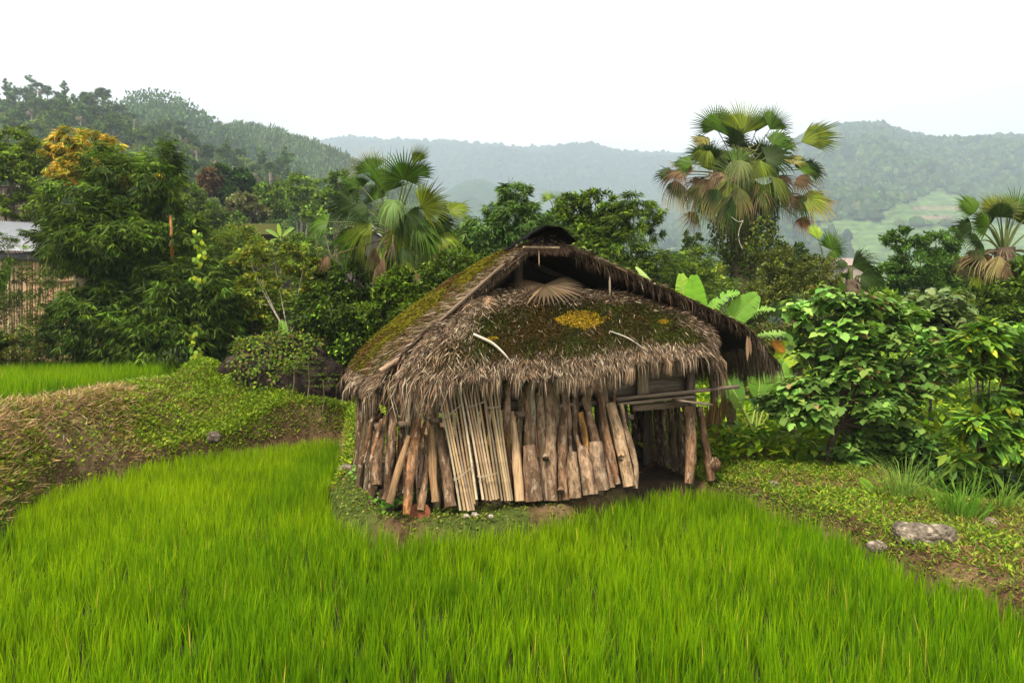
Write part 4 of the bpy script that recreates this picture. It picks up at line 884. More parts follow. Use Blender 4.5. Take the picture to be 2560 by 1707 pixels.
bamboo('fine leaved bamboo screening the shed at the left edge', 70, 17.0, [(60, 700, 90, 50), (30, 800, 110, 80), (110, 850, 90, 70), (160, 640, 40, 60), (10, 625, 60, 30), (130, 575, 45, 35, 1), (50, 585, 50, 12, 1), (20, 560, 30, 10, 1), (-80, 740, 90, 120)], 34000, DG, [((60, 930), (70, 640)), ((90, 930), (120, 640)), ((40, 930), (20, 620))], L=.11, Wd=.014, cr=.02)
bamboo('slender bamboo with pale undersides rising left of the ridge', 1250, 17.5, [(1290, 490, 40, 35), (1275, 545, 65, 45), (1220, 590, 70, 50), (1310, 590, 60, 50), (1240, 660, 90, 50), (1350, 560, 45, 35, .5), (1340, 530, 30, 25), (1180, 620, 60, 40, .6), (1290, 520, 45, 40)], 27000, [(.08, .16, .03), (.13, .22, .05), (.045, .09, .015)], [((1250, 900), (1290, 470)), ((1240, 900), (1230, 600)), ((1270, 900), (1340, 540))], L=.19, Wd=.03)
bamboo('dense bamboo right of the ridge with nodding tips', 1560, 19.5, [(1590, 505, 45, 28), (1565, 560, 60, 45), (1640, 560, 25, 40), (1540, 630, 90, 60), (1640, 690, 100, 60), (1560, 720, 110, 60), (1500, 680, 80, 60), (1720, 780, 80, 60), (1600, 540, 55, 40)], 40000, DG + MG[:2], [((1570, 880), (1590, 490)), ((1550, 880), (1640, 540)), ((1600, 880), (1540, 620))], L=.18, Wd=.026)
bamboo('grey green bamboo thicket behind the banana leaves', 1760, 21, [(1740, 660, 60, 50), (1680, 740, 80, 60), (1800, 760, 90, 80), (1900, 800, 90, 60), (1760, 860, 120, 60)], 22000, [(.075, .13, .015), (.12, .18, .02), (.04, .075, .01)], [((1760, 900), (1740, 640))], L=.14, Wd=.02)
bamboo('airy bamboo filling the gap left of the first fan palm', 640, 19, [(620, 660, 90, 55), (560, 620, 60, 50), (700, 720, 100, 60), (640, 780, 90, 70), (760, 640, 60, 40)], 22000, [(.09, .14, .01), (.15, .2, .015), (.055, .09, .01)], [((640, 900), (620, 620)), ((660, 900), (700, 640))], L=.13, Wd=.017)

# broadleaf trees and shrubs of the middle ground
TG = 'trees and shrubs around the hut'
plant('tree', 'dark glossy leaved tree below the first fan palm', 'tree', 900, 16.5, [(900, 700, 80, 55), (840, 780, 110, 70), (960, 790, 80, 60), (800, 680, 50, 35, .5), (900, 860, 110, 60), (1010, 760, 60, 50, 1)], 34000, 'fine', DG + [(.15, .26, .02)], [.35, .3, .2, .15], L=.1, Wd=.045, r0=.1)
plant('tree', 'thin pale stemmed tree with yellow green leaves above the boulder', 'tree', 722, 16.3, [(680, 625, 80, 16), (760, 665, 60, 18), (620, 650, 50, 16), (780, 715, 40, 16), (650, 700, 50, 14)], 4200, 'fine', [(.13, .17, .012), (.08, .13, .012), (.2, .2, .02)], None, L=.1, Wd=.045, r0=.03, barkc=(.34, .3, .24), twigs=4)
plant('tree', 'round leafy tree right of the roof ridge', 'tree', 1470, 20, [(1490, 515, 55, 35), (1430, 520, 45, 35), (1400, 570, 60, 40), (1470, 600, 80, 50), (1530, 570, 40, 40)], 22000, 'fine', MG + DG[:1], None, L=.11, Wd=.055, r0=.12)
plant('tree', 'light green topped pair of trees at the right in front of the slope', 'tree', 2330, 24, [(2250, 600, 40, 28), (2340, 610, 50, 28), (2385, 600, 25, 28), (2300, 670, 80, 40), (2230, 690, 40, 40), (2370, 680, 50, 40), (2300, 740, 80, 40)], 24000, 'fine', [(.07, .15, .02), (.04, .085, .012), (.1, .19, .02)], None, L=.13, Wd=.05, r0=.12)
plant('tree', 'dull olive small leaved tree wrapped round the tall fan palm foot', 'tree', 1990, 19, [(1960, 660, 60, 40), (2040, 690, 60, 50), (2000, 740, 90, 60), (1930, 730, 60, 60), (2080, 760, 70, 50)], 26000, 'fine', [(.085, .105, .015), (.055, .075, .012), (.13, .15, .02)], None, L=.075, Wd=.035, r0=.08, twigs=5)
plant('tree', 'yellow green small tree seen beyond the ridge to the right', 'tree', 1800, 30, [(1850, 640, 40, 25), (1900, 680, 60, 35), (1780, 700, 60, 40)], 9000, 'fine', YG + MG[:1], None, L=.13, Wd=.06, r0=.1)
plant('tree', 'conical dark tree standing far behind the ridge', 'tree', 1730, 34, [(1730, 600, 30, 20), (1725, 650, 50, 40), (1735, 710, 60, 50)], 9000, 'fine', DG, None, L=.15, Wd=.07, r0=.12)
plant('tree', 'flat layered green tree at the left picture edge', 'tree', 45, 26, [(20, 345, 70, 25), (90, 385, 60, 22), (30, 410, 80, 30), (0, 470, 90, 35), (110, 450, 60, 30), (-60, 400, 90, 60), (60, 520, 70, 30)], 20000, 'fine', [(.12, .19, .02), (.17, .24, .025), (.07, .12, .015)], None, L=.14, Wd=.06, r0=.14, barkc=(.12, .1, .08), twigs=3)
plant('shrub', 'yellow flushed shrub behind the boulder', 'shrub', 650, 18, [(640, 740, 80, 40), (560, 780, 70, 40), (700, 800, 70, 50), (600, 600, 60, 35, 6)], 14000, 'fine', YG + MG, None, L=.1, Wd=.045, r0=.03, stem='stem')
plant('shrub', 'dark shrub under the right fan palm', 'shrub', 2440, 16, [(2440, 780, 120, 60), (2540, 800, 100, 70), (2330, 800, 80, 50), (2600, 720, 100, 80)], 30000, 'fine', DG + MG[:1] + LGc[:1], [.35, .3, .1, .15, .1], L=.11, Wd=.055, r0=.05, stem='stem')
plant('shrub', 'tangled olive shrub between the bananas and the broad leaved bush', 'shrub', 1960, 16, [(1960, 860, 80, 60), (1880, 880, 60, 60), (2050, 830, 80, 50), (1900, 960, 50, 60)], 17000, 'fine', [(.06, .09, .015), (.09, .12, .015), (.12, .09, .04)], None, L=.08, Wd=.035, r0=.03, stem='stem', twigs=6)
plant('shrub', 'dark hedge like shrub at the far left foot of the shed', 'shrub', 40, 16.4, [(30, 880, 70, 40), (-60, 880, 90, 60), (-20, 940, 50, 30)], 9000, 'fine', [(.09, .11, .015), (.05, .08, .012), (.14, .12, .03)], None, L=.08, Wd=.035, r0=.02, stem='stem')
plant('shrub', 'leafy shrub hiding the trunk of the first fan palm', 'shrub', 985, 14.8, [(985, 730, 50, 45), (950, 780, 50, 40), (1030, 760, 45, 45), (1000, 690, 28, 22)], 12000, 'fine', MG + DG[:1] + [(.16, .26, .02)], None, L=.09, Wd=.045, r0=.03, stem='stem')
plant('shrub', 'dense mixed foliage directly behind the hut', 'shrub', 1250, 14.6, [(1150, 700, 90, 70), (1080, 790, 90, 60), (1400, 640, 90, 60), (1550, 780, 90, 70)], 26000, 'fine', DG + MG, None, L=.1, Wd=.045, r0=.04, stem='stem')
# paper mulberry like bush on the right
plant('bush', 'big broad leaved bush with layered light green leaves on the right bank', 'bush', 2065, 11.0,
      [(2130, 715, 30, 20), (2090, 745, 55, 22), (2030, 775, 45, 20), (2160, 760, 50, 20), (2240, 790, 55, 25), (2000, 815, 40, 18), (2110, 820, 75, 28), (2200, 850, 80, 28), (2310, 840, 40, 25), (2010, 880, 60, 22), (2090, 900, 70, 25),
       (1980, 940, 60, 24), (2060, 960, 75, 28), (2160, 930, 75, 30, -.3), (2250, 920, 60, 28), (1960, 1000, 50, 22), (2330, 900, 35, 22), (2200, 1000, 90, 30, -.2), (2300, 980, 60, 28), (2050, 1020, 90, 28, -.2), (2160, 1070, 60, 25), (2250, 1060, 60, 30), (2120, 1130, 60, 25), (2210, 1140, 40, 25)],
      5000, 'lobed', [(.14, .25, .05), (.1, .2, .035), (.2, .32, .065), (.06, .13, .018), (.17, .12, .05)], [.35, .3, .2, .12, .03], L=.155, Wd=.135, r0=.055, clump=.7, shell=.2, barkc=(.07, .05, .035), v=.12)
plant('bush', 'grey green dull leaved bush behind the broad leaved bush', 'bush', 2330, 12.6, [(2330, 770, 70, 30), (2390, 780, 40, 35), (2290, 820, 80, 30), (2380, 850, 50, 40), (2350, 900, 80, 60)], 3200, 'lobed', [(.11, .16, .05), (.08, .12, .03), (.14, .18, .07)], None, L=.15, Wd=.12, r0=.04, clump=.7, shell=.2, barkc=(.1, .08, .06))
plant('shrub', 'drooping long leaved shrub at the right picture edge', 'shrub', 2440, 9.6,
      [(2460, 820, 50, 20), (2440, 860, 60, 25), (2530, 840, 50, 25), (2480, 900, 60, 28), (2420, 930, 45, 25, -.2), (2560, 900, 60, 30), (2470, 980, 60, 25), (2540, 1000, 60, 30), (2440, 1060, 45, 22, -.3), (2500, 1090, 70, 28), (2380, 1150, 50, 25), (2540, 1140, 60, 30), (2430, 1170, 40, 20), (2620, 1000, 60, 120)],
      3300, 'oval', [(.1, .2, .02), (.06, .13, .018), (.16, .27, .025), (.24, .26, .02)], [.35, .35, .2, .1], L=.2, Wd=.075, r0=.04, clump=.8, shell=.15, barkc=(.08, .055, .04))
plant('shrub', 'low dark leaved shrub over the pond', 'shrub', 2480, 10.4, [(2440, 1190, 70, 30), (2540, 1210, 60, 30), (2350, 1210, 60, 30), (2300, 1150, 60, 40)], 2600, 'oval', [(.05, .1, .015), (.03, .07, .012)], None, L=.16, Wd=.06, r0=.02, stem='stem', clump=.8, shell=.2)

# creepers on the boulder
bc = np.array(big['_org']); 
b = MB(); n = 8000; d = rand_unit(n); d[:, 1] = -np.abs(d[:, 1]); keep = (vnoise(d, 2.6, 61, 3) + .45 * sm(d[:, 2], .3, .7) - 1.3 * np.abs(d[:, 0] + .02) ** 1.5 > .32 - .5 * sm(d[:, 2], .7, .9)); d = d[keep]; n = len(d); ctr = at(716, 975, 15.3)
P = ctr + d * np.array([1.25, .85, .95]) * (1.06 + np.abs(rng.normal(0, .07, (n, 1)))) * (1 + .3 * vnoise(d, 1.3, 3, 4))[:, None]
leaves(b, P, rng.normal(0, .6, (n, 3)) + d * .5 + [0, 0, -.3], d + rng.normal(0, .4, (n, 3)), rng.uniform(.05, .1, n), rng.uniform(.04, .07, n), palette([(.08, .15, .01), (.15, .21, .012), (.04, .08, .01), (.12, .09, .03)], n))
tag(b.build('creeper', M_LEAF), 'bright green creeper hanging over the big boulder', 'creeper')
for i, (px, py, px2, py2, lab) in enumerate([(768, 1000, 770, 905, 'thin straight sapling in front of the big boulder'), (728, 980, 735, 915, 'crooked little sapling left of the straight one before the boulder'), (806, 1010, 807, 948, 'short bare sapling right of the straight one before the boulder')]):
    A, B_ = at(px, py, 14.2), at(px2, py2, 14.2); A[2] = min(A[2], gz(A[0], 14.2)); root = empty('sapling', A, lab, 'sapling', 'saplings in front of the boulder')
    b = MB(); tube(b, [A, (A + B_) / 2 + [.03, 0, 0], B_], [.012, .009, .005], (.22, .16, .1), 5); b.build('stem', M_TRUNK, root)
    b = MB(); n = 260; az = rng.uniform(0, 6.28, n); r_ = rng.uniform(0, .32, n); P = B_ + np.column_stack([r_ * np.cos(az), r_ * np.sin(az), rng.choice([0, -.12, .1], n) + rng.normal(0, .015, n)])
    leaves(b, P, np.column_stack([np.cos(az), np.sin(az), np.full(n, -.1)]), rng.normal(0, .2, (n, 3)) + [0, 0, 1], .06, .02, palette(MG, n)); b.build('crown', M_LEAF, root)
b = MB(); P = []; 
for (px, py) in [(492, 590), (500, 605), (503, 622), (505, 638), (498, 645), (490, 690), (500, 700), (484, 850), (490, 880), (478, 868), (497, 820)]:
    P.append(at(px, py, 16.4))
P = np.array(P); n = 75; k = rng.integers(0, len(P), n); PP = P[k] + rng.normal(0, 1, (n, 3)) * [.05, .05, .07]
leaves(b, PP, rng.normal(0, .4, (n, 3)) + [0, 0, -.8], rng.normal(0, .4, (n, 3)) + [0, -1, .3], .12, .11, palette([(.3, .36, .02), (.16, .27, .03)], n), shape='oval')
tube(b, [at(480, 890, 16.45), at(497, 820, 16.4), at(494, 700, 16.4), at(500, 590, 16.45)], .004, (.08, .08, .03), 5)
tag(b.build('climbing_vine', M_LEAF), 'lime coloured vine dangling down the right side of the bamboo', 'vine')

# grasses on the right bank
def tuft(label, px, py, z, n, L, spread, cols, W=.012, bend=1.2, lean=.35, name='grass_tuft'):
    p = atz(px, py, z); b = MB(); az = rng.uniform(0, 2 * math.pi, n); r_ = rng.uniform(0, spread, n)
    X = p[0] + r_ * np.cos(az); Y = p[1] + r_ * np.sin(az) * .6
    blades(b, np.column_stack([X, Y, hfun(X, Y)]), az, L * rng.uniform(.5, 1.2, n), W * rng.uniform(.6, 1.3, n), np.abs(rng.normal(lean, .2, n)), np.abs(rng.normal(bend, .4, n)), palette(cols, n, None, .15), 4)
    return tag(b.build(name, M_RICE), label, 'grass', 'tall grass tufts on the right bank')
tuft('fine arching silvery grass tuft under the broad leaved bush', 2255, 1250, 0, 260, .7, .35, [(.2, .3, .06), (.14, .24, .04)], .006)
tuft('coarse upright grass tuft above the grey rock', 2400, 1300, 0, 150, .6, .3, [(.13, .26, .03), (.09, .2, .02)], .014, .9, .2)
tuft('arching grass tuft beside the pond', 2500, 1290, 0, 90, .6, .25, [(.12, .22, .03)], .01)
tuft('tall thin grass at the right end of the hut', 1800, 1150, .0, 160, .45, .3, [(.06, .14, .015), (.1, .2, .02)], .009, .8)
def fern(label, px, py, z, tipx, tipy, L=.35, cols=(.2, .34, .03)):
    p = atz(px, py, z); p[2] = gz(p[0], p[1]); q = at(tipx, tipy, p[1] - .05); b = MB(); ax = unit(q - p); n = 26; t = np.linspace(.1, 1, n)
    base = p + (q - p) * t[:, None]; sd = unit(np.cross(ax, [0, -1, .3])); Ls = L * .22 * np.sin(np.clip(1.15 - t, 0, 1) * 2.2)
    for s in (-1, 1): leaves(b, base, sd * s + ax * .45 + np.zeros((n, 3)), np.zeros((n, 3)) + [0, -1, .4], Ls, Ls * .28, jitcol(cols, n, .1))
    tube(b, [p, q], [.005, .002], (.2, .25, .05), 5); return tag(b.build('fern', M_LEAF), label, 'fern')
fern('single light green fern frond under the broad leaved bush', 2190, 1235, 0, 2150, 1195)
fern('bigger dark fern frond beside the tall grass', 2225, 1255, 0, 2290, 1215, cols=(.08, .16, .02))
# small broad leaved weed at the foot of the logs
for (px, py, lab, n) in ((975, 1268, 'broad leaved weed at the foot of the slanting timber', 60), (1042, 1255, 'small weed between the orange footed log and its neighbour', 22), (910, 1195, 'weed with round leaves left of the first log', 18)):
    p = atz(px, py, .05); b = MB(); P = p + rng.normal(0, 1, (n, 3)) * [.1, .05, .07] + [0, -.05, .08]; az = rng.uniform(0, 6.28, n)
    leaves(b, P, np.column_stack([np.cos(az), np.sin(az), np.full(n, -.3)]), rng.normal(0, .3, (n, 3)) + [0, -.5, 1], .07, .055, palette([(.07, .19, .02), (.12, .26, .03)], n), shape='oval')
    for k in range(0, n, 5): tube(b, [p, P[k]], .002, (.15, .2, .04), 4, cap=False)
    tag(b.build('weed', M_LEAF), lab, 'weed')

# ------------------------------------------------------------------ bananas
def banana_leaf(mb_, A, B_, width, sag=.1, nrm=(0, -1, .2), col=(.16, .32, .03), tears=.12, petiole=.15, fold=.25):
    A, B_ = np.asarray(A, float), np.asarray(B_, float); L = np.linalg.norm(B_ - A); n = 26; t = np.linspace(0, 1, n)
    mid = A + (B_ - A) * t[:, None] + np.array([0, 0, 1.]) * (sag * L * 4 * t * (1 - t))[:, None]; T = unit(np.gradient(mid, axis=0))
    nr = np.asarray(nrm, float); S = unit(np.cross(T, nr)); N = np.cross(S, T)
    tp = np.clip((t - petiole) / (1 - petiole), 0, 1); w = width / 2 * np.clip(np.sin(np.clip(tp ** .75, 0, 1) * math.pi * .97 + .03), 0, 1) ** .55 * (tp > 0)
    for s in (-1, 1):
        for k in range(n - 1):
            if w[k] <= 0 and w[k + 1] <= 0: continue
            g = random.uniform(0, tears) ; dn = -abs(random.gauss(0, tears * .6))
            a0, a1 = mid[k], mid[k + 1]; e0 = a0 + S[k] * s * w[k] + N[k] * fold * w[k] + T[k] * w[k] * .35 + np.array([0, 0, dn * w[k]]); e1 = a1 + S[k + 1] * s * w[k + 1] + N[k + 1] * fold * w[k + 1] + T[k + 1] * w[k + 1] * .35 + np.array([0, 0, dn * w[k + 1]])
            e1 = e1 + (e0 - e1) * g * 1.2
            h0 = (a0 + e0) / 2 + N[k] * .01; h1 = (a1 + e1) / 2 + N[k] * .01; cc = jitcol(col, 1, .05, .02)[0]
            mb_.add([a0, a1, h1, h0, e1, e0], np.array([[0, 1, 2, 3], [3, 2, 4, 5]]), cc)
    tube(mb_, mid, np.linspace(.018, .004, n) * (L / 1.2), (.34, .42, .1), 6, 0, cap=False)
def banana(label, base, leaves_, stem_h, r=.09, grp='banana plants', stemc=(.17, .15, .06), sname='banana_plant'):
    base = np.asarray(base, float); root = empty(sname, base, label, 'banana plant', grp)
    b = MB(); tube(b, [base - [0, 0, .1], base + [0, 0, stem_h * .5], base + [0, 0, stem_h]], [r, r * .8, r * .5], stemc, 10, .06, nn=8); b.build('stem', M_TRUNK, root, smooth=True)
    for lf in leaves_:
        b = MB(); banana_leaf(b, **lf); o = b.build('leaf', M_LEAF, root)
    return root
BY = 12.6
def bl(a, b_, w, dy=0, **k): return dict(A=at(a[0], a[1], BY), B_=at(b_[0], b_[1], BY + dy), width=w * BY / F, **k)
bx = at(1750, 900, BY)[0]
banana('banana plant with two upright translucent leaves behind the right roof', (at(1730, 900, BY)[0], BY, .1), [
    bl((1722, 850), (1702, 685), 56, .1, col=(.25, .42, .05), sag=.01, petiole=.0, nrm=(.2, -1, .1)), bl((1742, 860), (1735, 688), 62, -.1, col=(.17, .38, .03), sag=-.01, petiole=0., nrm=(-.3, -1, .1)),
    bl((1655, 760), (1590, 668), 26, .5, col=(.3, .42, .12), sag=.03, nrm=(.6, -1, .6)), bl((1560, 720), (1535, 665), 16, .4, col=(.3, .42, .1), petiole=0, nrm=(.5, -1, .4))], 1.6)
BY = 12.2
banana('banana plant with arching torn leaves right of the roof', (at(1830, 900, BY)[0], BY, .1), [
    bl((1760, 800), (1850, 733), 40, -.2, col=(.15, .31, .04), sag=.18, tears=.5, petiole=0, nrm=(-.2, -.6, 1)), bl((1818, 812), (1895, 738), 60, -.3, col=(.17, .34, .05), sag=.03, petiole=.0, nrm=(-.2, -1, .3), fold=.1),
    bl((1860, 800), (1938, 775), 34, -.2, col=(.2, .36, .06), sag=.16, tears=.6, petiole=0, nrm=(0, -.5, 1)), bl((1780, 790), (1822, 820), 30, 0, col=(.18, .35, .05), petiole=0, nrm=(0, -1, .4))], 1.5)
BY = 11.6
banana('banana plant with yellow stalks between hut and bush', (at(1880, 1130, BY)[0], BY, .0), [
    bl((1888, 1085), (1790, 905), 60, .3, col=(.1, .22, .04), petiole=.35, sag=.05, nrm=(-.3, -1, .3)), bl((1890, 1080), (1905, 900), 70, .2, col=(.13, .27, .03), petiole=.35, nrm=(0, -1, .2)), bl((1892, 1085), (2000, 960), 44, -.2, col=(.2, .34, .04), petiole=.4, sag=.12, nrm=(.2, -.6, 1)),
    bl((1892, 1080), (1960, 905), 60, .4, col=(.16, .32, .04), petiole=.4, nrm=(.2, -1, .3)), bl((1885, 1085), (1812, 980), 34, -.3, col=(.25, .38, .06), petiole=.4, sag=.1, tears=.5, nrm=(-.3, -.7, .8)), bl((1880, 1060), (1915, 940), 60, .6, col=(.05, .13, .03), petiole=.2, nrm=(0, -1, 0))], .45, .07, stemc=(.07, .05, .03))
BY = 12.4
banana('banana plant with a broad yellow green leaf behind the bush', (at(1990, 1130, BY)[0], BY, 0), [
    bl((1940, 930), (2012, 845), 60, 0, col=(.3, .43, .03), petiole=0, nrm=(-.3, -1, .3)), bl((1890, 842), (1990, 838), 34, 0, col=(.2, .34, .07), petiole=0, tears=.5, sag=.05, nrm=(0, -.5, 1)), bl((1925, 850), (1960, 880), 26, 0, col=(.5, .2, .03), petiole=0, tears=.5)], 1.1, .07)
BY = 12.0
hang = empty('banana_plant', (at(1785, 1100, BY)[0], BY, 0), 'withered banana stem with hanging dead leaves at the hut right end', 'banana plant', 'banana plants')
b = MB(); tube(b, [at(1790, 1140, BY), at(1785, 1040, BY), at(1780, 950, BY)], [.05, .05, .04], (.1, .07, .035), 8, .1, nn=8); b.build('stem', M_TRUNK, hang, smooth=True)
for k in range(6):
    b = MB(); q = at(1768 + k * 8, 960 + random.uniform(-10, 50), BY - .1 - .03 * k); fan(b, q, (random.uniform(-.1, .1), 0, -1), (0, -1, 0), random.uniform(.5, .8), 5, 18, .02, (.2, .12, .05), fill=.75, fold=.03); b.build('dead_leaf', M_DRY, hang)
BY = 17
banana('pale banana leaves hidden at the foot of the left bamboo', (at(140, 930, BY)[0], BY, .9), [bl((150, 850), (105, 830), 26, 0, col=(.12, .22, .06), petiole=0, nrm=(0, -.5, 1)), bl((130, 830), (175, 770), 30, 0, col=(.12, .24, .05), petiole=0, nrm=(0, -.8, .8)), bl((140, 900), (110, 870), 30, 0, col=(.1, .18, .06), petiole=0, nrm=(0, -.5, 1)), bl((120, 770), (165, 740), 30, 0, col=(.12, .22, .06), petiole=0, nrm=(0, -.5, 1)), bl((0, 740), (22, 665), 30, 0, col=(.1, .24, .03), petiole=0)], .7)
BY = 15.9
banana('banana plant glowing behind the boulder', (at(705, 900, BY)[0], BY, .4), [bl((716, 860), (655, 845), 26, 0, col=(.12, .25, .07), petiole=0, sag=.1, nrm=(0, -.4, 1)), bl((718, 872), (703, 800), 26, .2, col=(.12, .24, .02), petiole=.1, tears=.5, nrm=(.5, -1, .4))], .6)
BY = 38
banana('small banana plant by the mossy roofed house', (at(700, 600, BY)[0], BY, 1), [bl((702, 600), (695, 560), 10, 0, col=(.25, .4, .04)), bl((702, 598), (735, 570), 10, 0, col=(.2, .34, .06)), bl((702, 600), (665, 575), 10, 0, col=(.18, .3, .05)), bl((704, 600), (735, 605), 10, 0, col=(.2, .34, .06)), bl((700, 600), (670, 610), 10, 0, col=(.2, .34, .06))], 5.2, .12)
BY = 60
banana('banana plant on the open slope left of the first fan palm', (at(790, 560, BY)[0], BY, 4), [bl((790, 500), (760, 492), 9, 0, col=(.2, .36, .04)), bl((790, 500), (785, 480), 9, 0, col=(.25, .4, .04)), bl((790, 500), (812, 490), 9, 0, col=(.2, .36, .04)), bl((790, 502), (815, 510), 9, 0, col=(.2, .36, .04))], 7, .15)

# ------------------------------------------------------------------ fan palms
GF, YF, DF = (.05, .105, .006), (.11, .15, .008), (.022, .045, .005); BF = (.12, .08, .042)
def fanpalm(label, Y, base_px, hub_px, fans, trunk_r, scale=1., grp='fan palms', trunkc=(.12, .085, .06), skirt=0):
    H = at(hub_px[0], hub_px[1], Y); x0 = at(base_px, 800, Y)[0]; base = np.array([x0, Y, gz(x0, Y)]); root = empty('fan_palm', base, label, 'palm', grp)
    b = MB(); tube(b, [base - [0, 0, .2], (base + H) / 2 + [.05, 0, 0], H], [trunk_r * 1.15, trunk_r, trunk_r * 1.05], trunkc, 14, .15, nn=22); b.build('trunk', M_TRUNK, root)
    for (x, y, ang, r, dy, c_, spread, droop) in fans:
        hub = at(x, y, Y + dy); a = R(ang); ax = np.array([math.cos(a), -.25 * np.sign(dy + .01) * -1, math.sin(a)]); rad = r * Y / F * 1.1
        nr = np.array([random.uniform(-.6, .6), -1, random.uniform(.1, .9)])
        dead = c_[0] > c_[1] * 1.1; b = MB()
        fan(b, hub, ax, nr, rad, 22 if dead else 32, spread * .9, droop * 1.15, c_, fill=.35 if dead else .46, fold=.06, rag=.2 if dead else .12, tipc=(.4, .32, .12) if (not dead and random.random() < .08) else None)
        q = H + (hub - H) * .15 + [0, 0, -.1]; m_ = (q + hub) / 2 + [0, 0, .12 if y < hub_px[1] + 40 else -.02]
        tube(b, [q, m_, hub, hub + ax * rad * .3], [.022, .016, .012, .004], (.09, .115, .03) if not dead else (.16, .11, .06), 6, 0, cap=False, nn=9)
        o = b.build('frond', M_DRY if dead else M_PALM, root)
        if c_ is BF: o['label'] = 'dry brown hanging frond'
    return root
def around(cx, cy_, rx, ry, n, r, a0, a1, c_, sp=220, dr=.4, jit=8):
    out = []
    for k in range(n):
        a = a0 + (a1 - a0) * (k + .5) / n + random.uniform(-jit, jit); out.append((cx + rx * math.cos(R(a)), cy_ - ry * math.sin(R(a)), a, r * random.uniform(.85, 1.1), random.uniform(-.6, .6), c_, sp, dr))
    return out
# first palm : hubs measured in the photo (pixel, axis angle in the picture, radius in px)
P1 = [(928, 430, 115, 72, .2, GF, 170, .15), (1032, 410, 62, 62, .1, YF, 80, .05), (965, 480, 88, 105, .0, GF, 130, .08), (1010, 450, 85, 78, -.3, GF, 240, .1), (1040, 440, 60, 60, .2, GF, 150, .2),
      (885, 510, 160, 78, .2, DF, 190, .35), (905, 470, 130, 60, .3, GF, 160, .3), (1052, 520, 25, 85, -.3, YF, 190, .2), (1122, 528, 20, 62, .1, YF, 190, .25), (820, 555, 185, 60, .1, GF, 200, .5), (920, 520, 200, 60, -.2, DF, 160, .6),
      (940, 500, 100, 60, .4, GF, 200, .2), (985, 500, 250, 60, -.4, (.12, .2, .05), 190, .7), (1020, 530, 300, 70, -.4, DF, 190, .7), (930, 560, 215, 80, -.3, YF, 130, .6), (1040, 560, 330, 80, -.3, GF, 160, .7), (1090, 590, -30, 85, -.2, YF, 120, .7),
      (900, 590, 195, 90, .0, GF, 110, .6), (1000, 570, 260, 80, -.2, YF, 140, .8), (1090, 560, -10, 70, .2, DF, 170, .6), (1010, 630, -50, 70, -.3, YF, 90, .4), (1000, 640, 265, 60, -.3, YF, 70, .3),
      (940, 620, 262, 60, -.4, BF, 60, .1), (945, 660, 268, 55, -.45, BF, 50, .1), (982, 605, 265, 45, -.5, (.26, .2, .15), 50, .1), (960, 640, 262, 60, -.5, BF, 45, .1), (1075, 665, 285, 70, -.4, BF, 70, .1), (1062, 620, 290, 95, -.3, BF, 90, .2), (1090, 650, 295, 60, -.2, BF, 80, .2), (1040, 680, 288, 65, -.5, BF, 50, .1), (820, 640, 250, 38, -.3, BF, 120, .3)]
for k in range(16):
    a_ = random.uniform(190, 350); P1.append((985 + 90 * math.cos(R(a_)), 560 - 60 * math.sin(R(a_)), a_ * .6 + 270 * .4, random.uniform(50, 75), random.uniform(-.4, .8), random.choice([DF, (.09, .13, .03), GF, (.13, .17, .03)]), random.uniform(90, 150), random.uniform(.5, .9)))
fanpalm('fan palm with upright green fans and brown hanging fronds left of the ridge', 15.6, 990, (985, 575), P1, .2)
P2 = [(1792, 322, 118, 72, .2, GF, 190, .1), (1860, 335, 88, 92, .0, YF, 150, .05), (1830, 345, 110, 90, .2, GF, 130, .05), (1890, 330, 75, 80, .3, GF, 110, .1), (1925, 325, 58, 78, .1, GF, 120, .15), (2002, 355, 18, 90, -.2, YF, 110, .1),
      (1775, 360, 150, 55, .1, (.17, .16, .04), 150, .3), (1770, 370, 240, 60, -.3, YF, 120, .5), (1840, 360, 80, 55, -.4, DF, 230, .3), (1930, 360, 40, 60, -.2, GF, 190, .4), (1915, 395, 10, 75, -.4, DF, 220, .5), (1955, 370, 60, 50, .1, GF, 180, .4),
      (1730, 410, 170, 55, 0, GF, 170, .5), (1730, 430, 150, 60, 0, (.26, .2, .1), 180, .5), (1680, 440, 165, 50, .2, DF, 170, .5), (1690, 450, 265, 70, -.1, DF, 120, .7), (1990, 420, 20, 62, 0, GF, 160, .4), (2020, 425, 15, 55, .1, DF, 170, .4), (1970, 410, 40, 55, .1, (.2, .19, .05), 160, .5),
      (1900, 400, 270, 75, -.5, YF, 110, .7), (1820, 450, 260, 80, -.5, YF, 140, .8), (2000, 495, -15, 88, -.2, YF, 130, .3), (1990, 490, 300, 60, -.3, DF, 160, .6), (1850, 400, 265, 60, -.6, (.16, .2, .06), 160, .8),
      (1740, 530, 235, 62, -.1, (.24, .2, .08), 120, .4), (1760, 450, 235, 85, -.3, BF, 150, .7), (1700, 430, 230, 60, -.1, BF, 170, .6), (1850, 480, 280, 60, -.6, BF, 100, .5), (1940, 440, 300, 70, -.4, BF, 150, .6), (1990, 445, 320, 60, -.2, BF, 160, .5), (1950, 490, 330, 65, -.4, BF, 130, .5), (2000, 545, 300, 48, -.1, (.24, .1, .045), 190, .3), (1900, 460, 260, 70, -.5, (.2, .14, .07), 170, .7), (1800, 430, 260, 70, -.4, (.2, .15, .08), 170, .7)]
for k in range(32):
    a_ = random.uniform(205, 335); q_ = random.random(); P2.append((1855 + 120 * math.cos(R(a_)) * random.uniform(.4, 1.15), 440 - 55 * math.sin(R(a_)) * random.uniform(.0, 1.0), a_ * .6 + 270 * .4, random.uniform(50, 85), random.uniform(-.9, .9), random.choice([BF, (.075, .085, .02), DF, GF, (.08, .11, .015), DF]), random.uniform(80, 150), random.uniform(.5, .9)))
